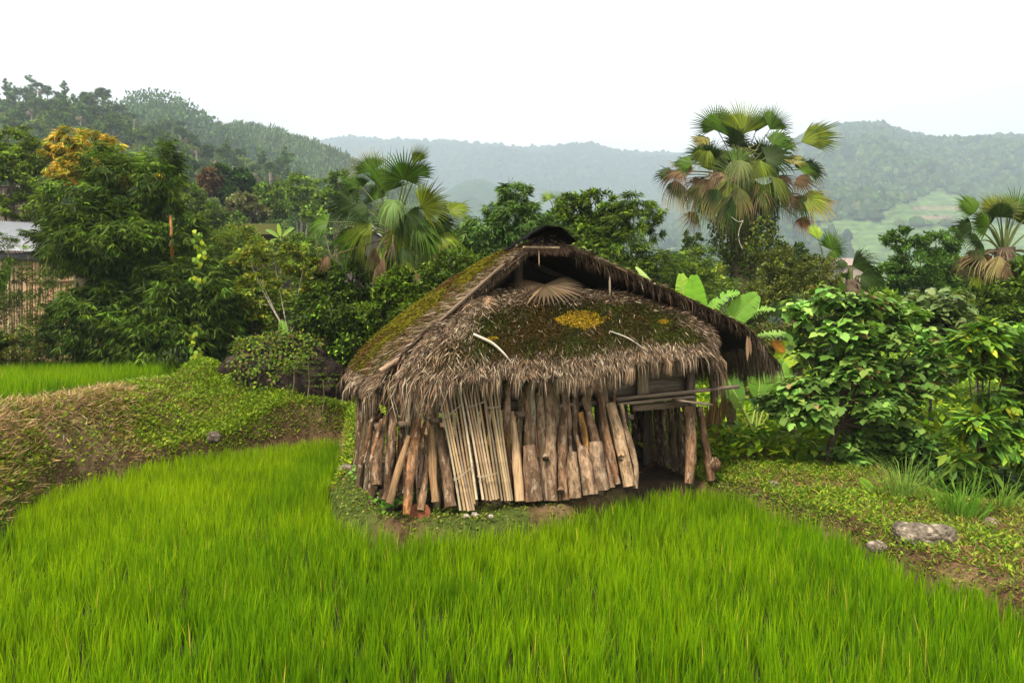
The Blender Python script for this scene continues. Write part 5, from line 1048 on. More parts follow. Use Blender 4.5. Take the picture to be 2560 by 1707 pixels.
for k in range(12):
    P2.append((1850 + random.uniform(-90, 100), 400 + random.uniform(-30, 40), random.uniform(20, 160), random.uniform(55, 75), random.uniform(-.3, .9), random.choice([DF, GF]), 170, .3))
pal2 = fanpalm('tall shaggy fan palm with ivy covered trunk standing above everything', 22, 1880, (1850, 440), P2, .38)
b = MB(); n = 13000; t = rng.uniform(0, 1, n); xy = np.array([at(1868, 800, 22)[0], 22.]); z = .3 + 5.0 * t; rr = .55 + .3 * sm(t, .6, .95) + .15 * vnoise(np.column_stack([t * 9, t * 0]), 1, 5, 2)
az = rng.uniform(0, 6.28, n); PP = np.column_stack([xy[0] + rr * np.cos(az) * rng.uniform(.6, 1.15, n) + .25 * vnoise(np.column_stack([t * 5, az]), 1, 6, 2), xy[1] + rr * np.sin(az) * rng.uniform(.6, 1.1, n), z])
leaves(b, PP, rng.normal(0, .6, (n, 3)) + [0, 0, -.6], np.column_stack([np.cos(az), np.sin(az), np.zeros(n)]) + rng.normal(0, .5, (n, 3)), rng.uniform(.07, .14, n), rng.uniform(.05, .08, n), palette([(.07, .105, .012), (.035, .06, .01), (.14, .17, .02)], n))
tag(b.build('ivy', M_LEAF), 'ivy wrapped thickly round the trunk of the tall palm', 'ivy')
put('dead_vine', 'bare pale vine looping in front of the tall palm trunk', 'vine', lambda b: tube(b, [at(1825, 540, 21), at(1850, 560, 20.9), at(1862, 545, 20.9), at(1848, 570, 20.9), at(1845, 600, 20.9), at(1856, 622, 20.9)], .011, (.36, .32, .26), 6, 0, nn=16), M_TRUNK)
P3 = [(2440, 530, 135, 62, .2, GF, 180, .15), (2490, 535, 100, 60, 0, YF, 160, .1), (2540, 530, 75, 70, 0, GF, 190, .1), (2570, 540, 40, 80, 0, GF, 190, .2), (2430, 570, 180, 55, .1, DF, 180, .4), (2500, 540, 90, 55, -.4, DF, 230, .2), (2450, 600, 200, 50, -.2, DF, 180, .5), (2600, 570, 0, 80, 0, GF, 190, .3),
      (2460, 640, 190, 70, -.1, (.2, .16, .07), 150, .6), (2500, 640, 250, 70, -.3, (.26, .22, .09), 120, .7), (2450, 690, 240, 50, -.2, YF, 120, .5), (2540, 640, 300, 70, -.3, GF, 150, .6), (2560, 660, -20, 70, -.3, (.12, .22, .08), 90, .3), (2420, 650, 205, 45, 0, BF, 130, .6), (2520, 650, 270, 60, -.5, BF, 130, .6), (2580, 640, 320, 70, -.2, BF, 130, .6), (2480, 640, 215, 60, .3, BF, 150, .6)]
for k in range(10):
    a_ = random.uniform(20, 160); P3.append((2515 + 50 * math.cos(R(a_)), 590 - 45 * math.sin(R(a_)), a_, random.uniform(50, 62), random.uniform(-.4, .6), random.choice([GF, DF, YF]), 170, .25))
for k in range(12):
    a_ = random.uniform(190, 350); P3.append((2515 + 70 * math.cos(R(a_)), 620 - 50 * math.sin(R(a_)), a_ * .6 + 270 * .4, random.uniform(45, 65), random.uniform(-.4, .6), random.choice([DF, GF, (.08, .11, .02), BF]), 130, .7))
fanpalm('fan palm with stiff dark fans at the right picture edge', 16.5, 2540, (2510, 620), P3, .2)
fanpalm('young fan palm with two bright fans below the tall palm', 20, 2070, (2062, 650), [(2078, 625, 70, 58, 0, GF, 200, .15), (2045, 600, 100, 45, .2, (.25, .36, .04), 120, .1), (2080, 625, -70, 35, -.1, GF, 120, .3)], .1)
fanpalm('low fan palm with drooping dark fans above the broad leaved bush', 14.5, 2150, (2130, 700), [(2130, 665, 20, 85, 0, DF, 110, .35), (2150, 690, -20, 65, -.2, DF, 150, .5), (2120, 660, 180, 40, .1, DF, 130, .5), (2150, 720, 280, 55, -.2, BF, 120, .4), (2165, 690, 0, 60, .2, DF, 150, .4)], .12)
fanpalm('little pale fan palm peeping over the trees left of the round tree', 24, 1390, (1390, 545), [(1375, 500, 120, 32, 0, (.16, .25, .05), 200, .1), (1402, 510, 70, 36, -.1, (.18, .27, .05), 240, .1), (1392, 535, 90, 30, .1, GF, 200, .2)], .1)
fanpalm('low fan palm in the shade behind the bananas', 16, 1990, (1990, 800), [(1960, 780, 150, 45, 0, DF, 200, .4), (2010, 790, 30, 50, 0, DF, 200, .4), (1990, 770, 90, 50, .1, DF, 200, .3)], .1)

# ------------------------------------------------------------------ buildings
def quadmesh(b, pts, col): b.add(pts, np.array([[0, 1, 2, 3]]), col)
SY = 22.
shed = empty('shed', at(60, 760, SY), 'bamboo walled shed with white corrugated metal roof at the left edge', 'shed')
b = MB(); nS = 90; x0, x1 = at(-120, 600, SY)[0], at(182, 600, SY)[0]
A0 = at(-120, 545, SY + 2.2); A1 = at(128, 560, SY + 2.2); B0 = at(-120, 620, SY - .3); B1 = at(185, 632, SY - .3)
t = np.linspace(0, 1, nS)[:, None]; top = A0 + (A1 - A0) * t; bot = B0 + (B1 - B0) * t; w_ = .02 * np.cos(np.arange(nS) * math.pi)[:, None] * [0, 0, 1]
top = top + w_; bot = bot + w_; V = np.vstack([top, bot, top - [0, 0, .02], bot - [0, 0, .02]]); q = np.array([[k, k + 1, nS + k + 1, nS + k] for k in range(nS - 1)])
ed = np.array([[nS + k, nS + k + 1, 3 * nS + k + 1, 3 * nS + k] for k in range(nS - 1)])
b.add(V, [q, q[:, ::-1] + 2 * nS, ed], (.17, .185, .21)); b.build('roof', M_METAL, shed)
b = MB(); 
for k in range(46):
    px = -110 + k * 6.5; A = at(px, 790, SY); T = at(px + random.uniform(-2, 2), 645, SY); A[2] = min(A[2], 1.); tube(b, [A, T], .038, jitcol((.42, .3, .18), 1, .2)[0], 6, .05, seed=k)
b.build('wall', M_WOOD, shed)
b = MB(); box(b, at(182, 790, SY + .05), at(182, 640, SY + .05), .12, .12, (.4, .29, .18), up=(1, 0, 0)); b.build('post', M_WOOD, shed)
b = MB(); box(b, at(-110, 640, SY - .1), at(185, 645, SY - .1), .1, .22, (.1, .1, .11)); b.build('eave_beam', M_WOOD, shed)
b = MB(); box(b, at(60, 705, SY - .07), at(182, 702, SY - .07), .04, .05, (.3, .2, .12)); b.build('rail', M_WOOD, shed)
b = MB()
for k in range(2):
    z0_, z1_ = (700, 760) if k == 0 else (700, 760)
V0 = [at(-110, 800, SY + .2), at(182, 800, SY + .2), at(182, 640, SY + .2), at(-110, 640, SY + .2)]; V1 = [v + [0, 3., 0] for v in V0]
b.add(V0 + V1, np.array([[1, 5, 6, 2], [0, 3, 7, 4], [4, 7, 6, 5]]), (.2, .14, .09)); b.build('side_wall', M_WOOD, shed)
def house(label, px, py, wpx, hpx, Y, roofc, wallc, rh=.45, grp='far houses', deep=4.):
    c0 = at(px, py, Y); w = wpx * Y / F; h = hpx * Y / F; root = empty('house', c0, label, 'house', grp)
    x, y, z = c0; b = MB(); V = [(x - w / 2, y, z), (x + w / 2, y, z), (x + w / 2, y + deep, z), (x - w / 2, y + deep, z)]; V = V + [(a, b_, z + h * (1 - rh)) for a, b_, _ in V]
    V = [(a, b_, zz - (3 if i < 4 else 0)) for i, (a, b_, zz) in enumerate(V)]
    b.add(V, np.array([[0, 1, 5, 4], [1, 2, 6, 5], [2, 3, 7, 6], [3, 0, 4, 7]]), wallc); b.build('wall', M_WOOD, root)
    e = w * .1; zt = z + h * (1 - rh); zr = z + h; b = MB(); yr = y + deep / 2
    V = [(x - w / 2 - e, y - e, zt - .05), (x + w / 2 + e, y - e, zt - .05), (x + w / 2 + e, y + deep + e, zt - .05), (x - w / 2 - e, y + deep + e, zt - .05), (x - w * .34, yr, zr), (x + w * .34, yr, zr)]
    b.add(V, [np.array([[0, 1, 5, 4], [2, 3, 4, 5]]), np.array([[1, 2, 5], [3, 0, 4]])], roofc); b.build('roof', M_THATCHB if roofc[1] > roofc[2] * 1.5 else M_METAL, root)
    return root
house('mossy roofed house half hidden on the slope left of the first palm', 622, 598, 120, 50, 42, (.06, .06, .012), (.05, .035, .025), .75)
house('pale roofed house hidden behind the first fan palm', 890, 588, 60, 42, 40, (.2, .17, .16), (.12, .1, .09), .6)
house('house with a brown roof peeping at the far left edge', 5, 480, 60, 32, 38, (.14, .09, .06), (.14, .11, .09), .5)
house('pink roofed house below the terraces behind the low palm', 2140, 672, 60, 32, 60, (.25, .17, .14), (.3, .25, .22), .7)

# ------------------------------------------------------------------ hills
def interp_ridge(r, n):
    r = np.array(r, float); x = np.linspace(r[0, 0], r[-1, 0], n); return np.column_stack([x, np.interp(x, r[:, 0], r[:, 1]), np.interp(x, r[:, 0], r[:, 2])])
def hill(name, label, ridge, foot, ns, nt, amp, nsc, seed, colfn, prof=1.0, back=True):
    """grid from the ridge line down to the foot line; both given as (px, py, distance)"""
    Rg = interp_ridge(ridge, ns); Fo = interp_ridge(foot, ns)
    A = np.array([at(*r) for r in Rg]); B_ = np.array([at(*r) for r in Fo]); t = np.linspace(0, 1, nt)[None, :, None]
    P = A[:, None] * (1 - t) + B_[:, None] * t; zz = A[:, None, 2:] * (1 - t) ** prof + B_[:, None, 2:] * (1 - (1 - t) ** prof); P[..., 2:] = zz
    nzv = vnoise(P.reshape(-1, 3)[:, :2], nsc, seed, 5).reshape(ns, nt); env = np.minimum(1, np.linspace(0, 1, nt) * 5 + .12)[None]; P[..., 2] += nzv * amp * env
    if back:
        BK = P[:, :1].copy(); dirv = (A - B_); dirv[:, 2] = 0; BK = BK + dirv[:, None] * .5; BK[..., 2] = np.minimum(BK[..., 2] * .3, 0) - 40; P = np.concatenate([BK, P], 1); nt += 1
    col = colfn(P.reshape(-1, 3)); i, j = np.meshgrid(np.arange(ns - 1), np.arange(nt - 1), indexing='ij'); i = i.ravel(); j = j.ravel()
    Q = np.column_stack([i * nt + j, i * nt + j + 1, (i + 1) * nt + j + 1, (i + 1) * nt + j]); b = MB(); b.add(P.reshape(-1, 3), Q, col)
    o = b.build(name, M_FAR, origin=(0, 0, 0), smooth=True); tag(o, label, kind='structure'); G = P[:, (1 if back else 0):]
    return G
def hcol(base, seed, sc): return lambda P: np.clip(np.asarray(base) * (1 + .5 * vnoise(P, sc, seed, 4))[:, None], .004, .5)
def sampleG(G, n, tmin=0., tmax=1., dens=None):
    ns, nt = G.shape[:2]; a = rng.uniform(0, ns - 1.001, n); b_ = rng.uniform(tmin * (nt - 1), tmax * (nt - 1) - .001, n); i = a.astype(int); j = b_.astype(int); fa = (a - i)[:, None]; fb = (b_ - j)[:, None]
    return (G[i, j] * (1 - fa) + G[i + 1, j] * fa) * (1 - fb) + (G[i, j + 1] * (1 - fa) + G[i + 1, j + 1] * fa) * fb
def px_of(P): return CX + F * P[:, 0] / P[:, 1], HOR + F * (CAMZ - P[:, 2]) / P[:, 1]
# template blob crown
th, ph = np.meshgrid(np.arange(7) * 2 * math.pi / 7, np.array([.35, .95, 1.6]), indexing='xy'); BT = np.stack([np.sin(ph) * np.cos(th), np.sin(ph) * np.sin(th), np.cos(ph)], -1).reshape(-1, 3); BT = np.vstack([BT, [[0, 0, 1.05]]])
BF3 = np.array([[k, (k + 1) % 7, 21] for k in range(7)]); BF4 = np.array([[r * 7 + k, (r + 1) * 7 + k, (r + 1) * 7 + (k + 1) % 7, r * 7 + (k + 1) % 7] for r in range(2) for k in range(7)])
def blobs(P, R_, H_, col):
    n = len(P); b = MB(); V = P[:, None] + BT[None] * np.stack([R_, R_, H_], -1)[:, None] * (1 + rng.normal(0, .16, (n, 22, 1))); o = (np.arange(n) * 22)[:, None, None]
    b.add(V.reshape(-1, 3), [(BF3[None] + o).reshape(-1, 3), (BF4[None] + o).reshape(-1, 4)], (np.repeat(col[:, None], 22, 1) * rng.lognormal(0, .15, (n, 22, 1))).reshape(-1, 3)); return b
# far mountain range (hazy)
GD = hill('mountains', 'pale hazy mountain range across the valley', [(200, 420, 2700), (500, 370, 2700), (650, 362, 2700), (730, 354, 2700), (800, 351, 2650), (870, 340, 2650), (960, 350, 2600), (1100, 353, 2600), (1200, 357, 2600), (1300, 363, 2600), (1400, 370, 2600), (1450, 384, 2600), (1600, 380, 2600), (1700, 380, 2600), (1800, 372, 2600), (2000, 350, 2600), (2300, 380, 2700)],
          [(200, 700, 1500), (2300, 700, 1500)], 260, 90, 60, .004, 201, hcol((.03, .055, .02), 5, .01), .8)
GE = hill('hill', 'low hazy hill rising before the mountain range', [(1000, 560, 1500), (1090, 500, 1500), (1130, 470, 1500), (1165, 450, 1500), (1200, 447, 1500), (1240, 462, 1500), (1300, 500, 1500), (1380, 530, 1500), (1500, 560, 1500), (1700, 590, 1500)], [(1000, 720, 1000), (1700, 720, 1000)], 120, 40, 20, .01, 205, hcol((.03, .06, .02), 6, .02), .9)
def fieldmask(P):
    x, y = px_of(P); n_ = vnoise(P, .012, 77, 2) * 10
    tri = (x + n_ > 2232 + (560 - y) * 1.0 - 60) & (y > 470 + np.abs(x - 2345) * .42) & (y < 560) & (x < 2460) & (x > 2200)
    low = (y + n_ * .6 > 560 + .02 * (2500 - x)) & (x > 2120) & (y < 720); mid = ((x - 2120) / 75.) ** 2 + ((y - 568) / 18.) ** 2 < 1; ce = (y > 585 + n_ * .4) & (x > 1560) & (x < 1800) & (np.sin(x * .05 + y * .3) > -.2)
    return tri | low | mid | ce
def fcol(P):
    base = np.clip(np.asarray((.028, .055, .018)) * (1 + .5 * vnoise(P, .02, 9, 4))[:, None], .004, .4); f_ = fieldmask(P); x, y = px_of(P)
    g = np.array([.095, .15, .045]) * (1 + .25 * np.sin(P[:, 2] * 1.1) + .2 * vnoise(P, .02, 3, 2))[:, None]
    base[f_] = g[f_]; bare = f_ & (((np.abs(y - 545 - (x - 2310) * -.02) < 4) & (x > 2290) & (x < 2380)) | ((np.abs(y - 522) < 3) & (x > 2280) & (x < 2400))); base[bare] = [.22, .15, .1]; return base
GF_ = hill('mountains', 'green forested mountain on the right with cleared terraces', [(1560, 560, 1500), (1700, 500, 1500), (1850, 430, 1500), (1950, 372, 1500), (2030, 326, 1500), (2090, 314, 1500), (2180, 308, 1480), (2205, 306, 1480), (2235, 322, 1470), (2320, 345, 1450), (2400, 356, 1450), (2440, 350, 1450), (2500, 336, 1420), (2560, 340, 1400), (2700, 370, 1350), (3100, 480, 1200)],
           [(1560, 690, 620), (3100, 700, 560)], 520, 300, 34, .008, 211, fcol, 1.0)
# forest crowns on the right mountain, as one mass
p = sampleG(GF_, 26000, 0, 1.); p = p[~fieldmask(p)]; n = len(p); r_ = rng.uniform(3, 6.5, n)
tag(blobs(p - [0, 0, 1], r_, r_ * rng.uniform(.8, 1.5, n), palette([(.03, .06, .018), (.045, .08, .02), (.022, .045, .016), (.06, .09, .03)], n, None, .22)).build('forest', M_FAR, origin=(0, 0, 0)), 'dense forest covering the right mountain', 'forest', kind='stuff')
p = sampleG(GD, 9000, 0, .6); n = len(p); r_ = rng.uniform(6, 12, n)
tag(blobs(p - [0, 0, 3], r_, r_ * rng.uniform(.7, 1.3, n), palette([(.03, .055, .02), (.04, .07, .022)], n)).build('forest', M_FAR, origin=(0, 0, 0)), 'faint forest on the distant mountain range', 'forest', kind='stuff')
for (px, py, w, h, Yd, rc, lab) in [(2418, 540, 22, 10, 900, (.5, .2, .2), 'tiny red roofed farmhouse on the right terraces'), (2270, 492, 16, 6, 1000, (.35, .37, .4), 'tiny grey roofed farmhouse at the upper field edge'), (2287, 478, 13, 5, 1020, (.55, .58, .6), 'tiny pale roofed farmhouse above the grey one')]:
    house(lab, px, py, w, h, Yd, rc, (.4, .36, .32), .6, deep=8.)
# left hills
GC = hill('hill', 'bamboo covered hill slope behind the left hill', [(440, 420, 520), (540, 350, 520), (590, 332, 515), (640, 334, 510), (700, 348, 505), (770, 376, 500), (840, 405, 495), (900, 440, 490), (980, 480, 485), (1060, 520, 480), (1180, 580, 470)], [(440, 620, 300), (1180, 680, 290)], 120, 60, 8, .02, 221, hcol((.04, .075, .018), 8, .05), .9)
GB_ = hill('hill', 'wooded knoll rising behind the left hill', [(200, 340, 430), (290, 285, 430), (340, 258, 430), (400, 252, 430), (450, 265, 428), (500, 300, 425), (560, 345, 420), (640, 390, 415), (760, 450, 410)], [(200, 600, 260), (760, 640, 250)], 90, 50, 8, .02, 225, hcol((.04, .07, .018), 9, .05), .9)
GA = hill('hill', 'nearest wooded hill at the left', [(-900, 90, 330), (-500, 170, 320), (-150, 235, 300), (0, 258, 290), (90, 250, 285), (180, 262, 280), (250, 283, 270), (330, 322, 262), (420, 352, 250), (520, 385, 240), (600, 415, 228), (700, 450, 215), (800, 490, 200), (900, 530, 185), (1000, 570, 170), (1150, 640, 160)], [(-900, 760, 48), (0, 765, 46), (600, 765, 46), (1150, 775, 46)], 200, 110, 3.2, .03, 231, hcol((.045, .075, .016), 10, .08), 1.25)
def bamboo_mass(G, n, name, label, L, W, cols, tmin=0, tmax=1., fz=4.):
    p = sampleG(G, n, tmin, tmax); m = 9; P = np.repeat(p, m, 0) + rng.normal(0, 1, (n * m, 3)) * [1.5, 1.5, .3] * (fz / 4) + np.array([0, 0, 1]) * rng.uniform(.2, 1.4, (n * m, 1)) * fz; k = len(P)
    b = MB(); leaves(b, P, rng.normal(0, .5, (k, 3)) + [0, 0, 1.2], rng.normal(0, 1, (k, 3)), L * rng.uniform(.6, 1.3, k), W, np.repeat(palette(cols, n, None, .2), m, 0)); return tag(b.build(name, M_FARLEAF, origin=(0, 0, 0)), label, 'forest', kind='stuff')
FG = [(.06, .115, .025), (.09, .16, .035), (.04, .08, .02)]
bamboo_mass(GC, 5200, 'forest', 'feathery bamboo forest on the middle hill', 3.2, 1.2, [(.09, .15, .04), (.12, .19, .05), (.05, .09, .03)], fz=4.5)
p = sampleG(GB_, 2200); n = len(p); r_ = rng.uniform(1.8, 3.6, n)
bamboo_mass(GB_, 2600, 'forest', 'forest on the wooded knoll', 2.0, 1.4, FG, fz=5)
# canopy mass on the near hill: leaf clumps
p = sampleG(GA, 2600, 0, 1.); n = len(p)
def crowns(P, R_, H_, per, leaf, cols, name, label):
    n = len(P); d = rand_unit(n * per); d[:, 2] = np.abs(d[:, 2]) * 1.1 - .15; k = rng.uniform(.6, 1.05, (n * per, 1)); PP = np.repeat(P, per, 0) + d * k * np.repeat(np.stack([R_, R_, H_], -1), per, 0) + np.array([0, 0, .5]) * np.repeat(H_, per)[:, None]
    m = len(PP); b = MB(); LL = np.repeat(leaf, per) * rng.uniform(.6, 1.4, m); leaves(b, PP, rng.normal(0, 1, (m, 3)), d + rng.normal(0, .5, (m, 3)), LL, LL * .8, np.repeat(palette(cols, n, None, .25), per, 0) * rng.lognormal(0, .15, (m, 1)))
    return tag(b.build(name, M_FARLEAF, origin=(0, 0, 0)), label, 'forest', kind='stuff')
near = p[:, 1] / 280; crowns(p, rng.uniform(1.6, 3., n) * (.5 + .5 * near), rng.uniform(1.5, 3.2, n) * (.5 + .5 * near), 95, .32 + .5 * near, [(.055, .1, .008), (.09, .14, .01), (.035, .065, .007), (.13, .18, .015)], 'forest', 'woodland undergrowth and crowns blanketing the left hill')
# individual hill trees: six kinds copied over the slope
def tree_mesh(kind, seed):
    rs = 1.0; b = MB()
    if kind == 'round': E = [(np.array([rng.normal(0, .9), rng.normal(0, .9), 4.6 + rng.normal(0, .8)]), np.array([1.5, 1.5, 1.2]) * rng.uniform(.7, 1.1)) for _ in range(7)]
    elif kind == 'tall': E = [(np.array([rng.normal(0, .5), rng.normal(0, .5), z_]), np.array([1.0, 1.0, .8]) * rng.uniform(.7, 1.2)) for z_ in np.linspace(3.5, 8.5, 8)]
    else: E = [(np.array([rng.normal(0, 1.4), rng.normal(0, 1.4), 5.5 + rng.normal(0, .35)]), np.array([1.5, 1.5, .45])) for _ in range(7)]
    return E
TR = []
cols_k = {'round': [(.05, .1, .015), (.08, .14, .018), (.035, .065, .012)], 'tall': [(.07, .13, .02), (.1, .17, .025), (.04, .08, .015)], 'flat': [(.06, .1, .018), (.09, .14, .02)]}
for k, kind in enumerate(['round', 'round', 'tall', 'flat', 'round', 'tall']):
    E = tree_mesh(kind, k); root = empty('hill_tree', (0, 0, 0)); b = foliage(E, 2300, 'fine', cols_k[kind], None, .4, .26, clump=.55, shell=.4, v=.25); b.build('crown', M_FARLEAF, root)
    b = limbs(np.zeros(3), E[:5], .16, (.22, .19, .15)); b.build('trunk', M_TRUNK, root); TR.append((kind, root))
# fan palms of the hillside
root = empty('hill_palm', (0, 0, 0)); b = MB(); tube(b, [(0, 0, -.3), (.1, 0, 3), (0, 0, 6)], [.3, .26, .3], (.25, .22, .17), 8, .1, nn=8); b.build('trunk', M_TRUNK, root)
b = MB()
for k in range(26):
    a = rng.uniform(0, 6.28); e = rng.uniform(-1.1, 1.4); d = np.array([math.cos(a) * math.cos(e), math.sin(a) * math.cos(e), math.sin(e)]); fan(b, np.array([0, 0, 6.]) + d * 1.1, d, np.array([-d[1], d[0], .8]), 1.15, 12, 200, .4 if e < 0 else .15, (.06, .1, .03) if e > -.5 else (.2, .15, .1), fill=.55)
b.build('crown', M_LEAF, root); PALM = root
TLAB = {'round': 'round crowned forest tree on the left hillside', 'tall': 'narrow tall forest tree on the left hillside', 'flat': 'flat topped forest tree on the left hillside'}
used = {}
def place(i, P, s, rz, label=None, group='forest trees on the left hill'):
    kind, src = TR[i]
    o = src if i not in used else copy_tree(src); used[i] = 1
    o.location = [float(v) for v in P]; o.scale = (s, s, s * random.uniform(.9, 1.15)); o.rotation_euler = (0, 0, rz); tag(o, label or TLAB[kind], 'tree', group); return o
pp = sampleG(GA, 6000, 0, .98); X_, Y_ = px_of(pp); ok = (X_ > -40) & (X_ < 1080) & (Y_ < 720); pp = pp[ok]; pts = []
for q in pp:
    if len(pts) >= 215: break
    dmin = 2.0 + q[1] / 95
    if all((q[0] - r[0]) ** 2 + ((q[1] - r[1]) * .5) ** 2 > dmin ** 2 for r in pts): pts.append(q)
for q in pts:
    s = (.55 + .45 * min(1, q[1] / 220)) * random.uniform(.7, 1.15)
    ki = random.choice([0, 1, 2, 3, 4, 4, 5]); x_, y_ = px_of(q[None]); y_ = y_[0]; x_ = x_[0]
    band = 'near the skyline' if y_ < 330 else 'on the upper slope' if y_ < 430 else 'halfway down the slope' if y_ < 530 else 'at the foot of the slope'
    side = 'far left' if x_ < 260 else 'left' if x_ < 520 else 'middle' if x_ < 780 else 'right'
    place(ki, q - [0, 0, .3], s, random.uniform(0, 6.28), '%s crowned hill tree %s, %s part of the hill' % ({'round': 'round', 'tall': 'narrow', 'flat': 'flat'}[TR[ki][0]], band, side))
# named skyline trees
def ground_on(G, px, t):
    ns, nt = G.shape[:2]; j = int(t * (nt - 1)); col = G[:, j]; x = CX + F * col[:, 0] / col[:, 1]; i = np.argmin(np.abs(x - px)); return col[i]
for (px, t, i, s, lab) in [(92, .0, 5, 1.05, 'thin tall tree topping the skyline of the left hill'), (165, .0, 2, .9, 'slim tree on the skyline right of the tallest one'), (262, .01, 3, 1.3, 'spreading flat crowned tree on the descending skyline'), (305, .02, 0, 1.2, 'bushy tree at the notch where the knoll appears'), (22, .0, 2, .95, 'small slim tree at the left end of the skyline'), (325, .0, 3, .8, 'little flat tree at the notch in the skyline'), (60, .0, 1, .85, 'round tree left under the tallest skyline tree'), (130, .0, 4, .9, 'dark round tree right under the tallest skyline tree'), (220, .0, 0, 1.0, 'dark round tree left of the spreading skyline tree')]:
    q = ground_on(GA, px, t); place(i, q - [0, 0, .3], s, px, lab)
pl = [(104, .05, 1.1), (40, .06, 1.), (240, .12, 1.), (450, .18, 1.1), (457, .28, 1.2), (500, .25, .9), (560, .3, 1.3), (590, .3, 1.1), (640, .35, 1.), (676, .36, 1.1), (505, .48, .9), (90, .3, .9), (210, .33, .8), (345, .12, .9)]
for k, (px, t, s) in enumerate(pl):
    q = ground_on(GA, px, t); o = PALM if k == 0 else copy_tree(PALM); o.location = [float(v) for v in q]; o.scale = (s, s, s); o.rotation_euler = (0, 0, k * 1.3); tag(o, '%s shaggy fan palm from the left among the hill trees' % ORD[sorted(q_[0] for q_ in pl).index(px)], 'palm', 'palms on the left hill')
# nearer slope trees with their own look
plant('tree', 'dark dense tree with a rusty brown flank on the lower slope', 'tree', 600, 62, [(600, 450, 32, 28), (590, 490, 40, 35), (560, 440, 28, 22), (620, 480, 25, 30)], 9000, 'fine', [(.025, .055, .012), (.035, .07, .014)], None, L=.35, Wd=.2, r0=.3)
plant('tree', 'rusty brown leaved tree beside the dark dense one', 'tree', 530, 61, [(528, 450, 26, 20), (515, 475, 20, 16)], 3500, 'fine', [(.16, .085, .04), (.11, .07, .03)], None, L=.35, Wd=.2, r0=.2)
plant('tree', 'feathery light green tree with a bare pale trunk on the lower slope', 'tree', 757, 60, [(755, 460, 40, 20), (735, 490, 32, 20), (775, 495, 32, 22), (750, 510, 40, 18)], 6500, 'fine', [(.16, .24, .03), (.1, .17, .02)], None, L=.28, Wd=.13, r0=.18, barkc=(.3, .26, .2))
plant('tree', 'grey green flowering tree right below the dark dense one', 'tree', 620, 52, [(610, 505, 34, 18), (590, 530, 30, 18), (640, 535, 36, 20)], 6000, 'fine', [(.16, .16, .07), (.1, .12, .04)], None, L=.26, Wd=.12, r0=.15)
plant('tree', 'bright green round tree between the two lower slope trees', 'tree', 670, 58, [(672, 475, 32, 22), (660, 510, 36, 24), (700, 520, 30, 26)], 6500, 'fine', [(.13, .21, .02), (.08, .14, .016)], None, L=.28, Wd=.14, r0=.2)
plant('tree', 'lush green tree just left of the first fan palm', 'tree', 845, 50, [(845, 450, 30, 20), (830, 500, 36, 26), (870, 480, 30, 26), (800, 540, 40, 20)], 7500, 'fine', [(.08, .14, .015), (.12, .19, .02)], None, L=.26, Wd=.13, r0=.15)
plant('tree', 'mid green tree below the mossy roofed house', 'tree', 560, 34, [(560, 640, 60, 30), (500, 600, 50, 30), (640, 630, 50, 25), (740, 620, 50, 30)], 16000, 'fine', MG + LGc[:1], None, L=.17, Wd=.08, r0=.12)
plant('tree', 'shadowy green tree left of the grey green flowering tree', 'tree', 520, 45, [(520, 540, 45, 30), (470, 500, 40, 40), (480, 570, 50, 30)], 11000, 'fine', MG, None, L=.22, Wd=.1, r0=.15)
plant('tree', 'leafy tree behind the first palm on the right', 'tree', 1120, 30, [(1120, 620, 60, 35), (1060, 600, 50, 30), (1180, 600, 50, 30), (1110, 530, 14, 25, 30)], 14000, 'fine', MG + LGc[:1], None, L=.16, Wd=.07, r0=.12)
VG = 'trees behind the right shrubs'
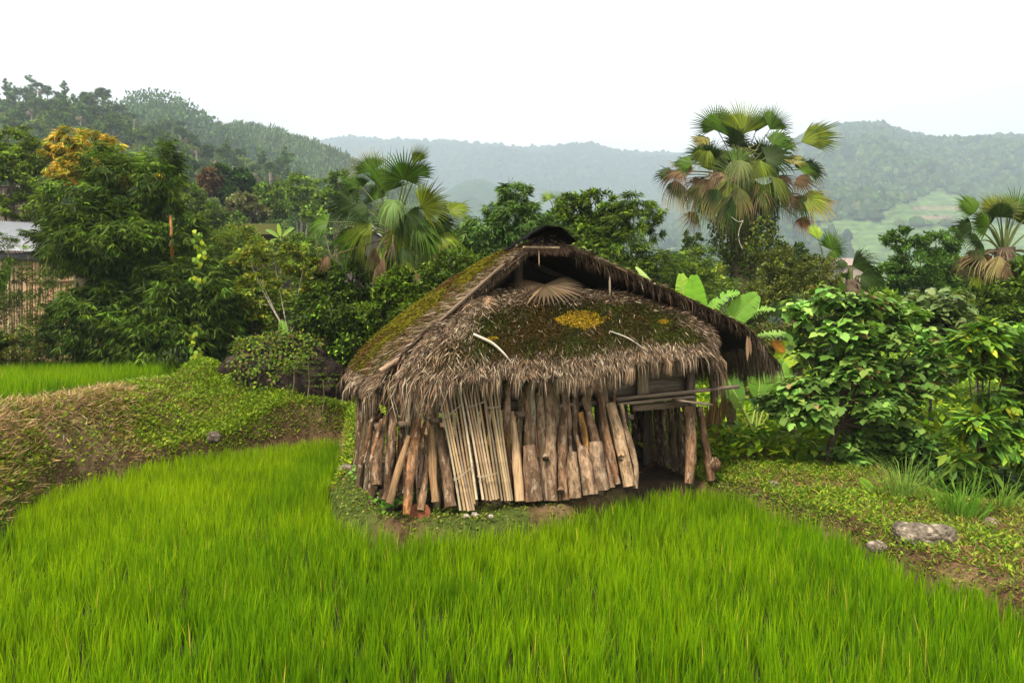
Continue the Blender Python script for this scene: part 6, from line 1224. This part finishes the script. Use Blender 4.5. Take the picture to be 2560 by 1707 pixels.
for i, (px, py, Y, rx, c_, lab) in enumerate([(1640, 700, 40, 60, MG, 'mid green crown far behind the banana leaves'), (1980, 640, 45, 40, DG, 'dark crown between the tall palm and the young palm'), (2190, 760, 22, 60, LGc, 'light green crown above the broad leaved bush'), (2440, 700, 28, 60, DG, 'dark crown under the right palm fans'), (2120, 720, 30, 60, MG, 'mid green crown left of the paired trees'), (1330, 620, 30, 60, LGc, 'light green crown just behind the ridge')]):
    plant('tree', lab, 'tree', px, Y, [(px, py, rx, 30), (px - rx * .6, py + 30, rx * .7, 30), (px + rx * .6, py + 35, rx * .7, 30), (px, py + 60, rx, 40)], 9000, 'fine', c_, None, L=.12 + Y * .003, Wd=.06 + Y * .001, r0=.1, group=VG)

# ------------------------------------------------------------------ haze
me = bpy.data.meshes.new('haze'); x0, x1, y0, y1, z0, z1 = -3900, 3900, -80, 3000, -170, 640
allz = []
for o in bpy.data.objects:
    if o.type == 'MESH' and o.parent is None and o.get('kind') == 'structure':
        a = np.zeros(len(o.data.vertices) * 3, np.float32); o.data.vertices.foreach_get('co', a); a = a.reshape(-1, 3) + np.array(o.location); allz.append((a.min(0), a.max(0)))
lo = np.min([a[0] for a in allz], 0) - 1; hi = np.max([a[1] for a in allz], 0) + 6
V = [(x, y, z) for z in (lo[2], hi[2] + 25) for x, y in ((lo[0] - 20, lo[1] - 20), (hi[0] + 20, lo[1] - 20), (hi[0] + 20, hi[1] + 20), (lo[0] - 20, hi[1] + 20))]
me.from_pydata([tuple(float(q) for q in v) for v in V], [], [(3, 2, 1, 0), (4, 5, 6, 7), (0, 1, 5, 4), (1, 2, 6, 5), (2, 3, 7, 6), (3, 0, 4, 7)])
hz = bpy.data.objects.new('haze', me); C.objects.link(hz); tag(hz, 'pale blue haze filling the valley', 'haze', kind='stuff')
mh = bpy.data.materials.new('haze'); mh.use_nodes = True; n, l = mh.node_tree.nodes, mh.node_tree.links; n.clear()
pv = n.new('ShaderNodeVolumePrincipled'); oo = n.new('ShaderNodeOutputMaterial'); l.new(pv.outputs[0], oo.inputs['Volume'])
pv.inputs['Color'].default_value = (.62, .725, .87, 1); pv.inputs['Density'].default_value = .00052; pv.inputs['Anisotropy'].default_value = .1
me.materials.append(mh)
for o in bpy.data.objects:
    if '_org' in o.keys(): del o['_org']
print('OBJECTS', len(bpy.data.objects), 'faces', sum(len(m.polygons) for m in bpy.data.meshes))
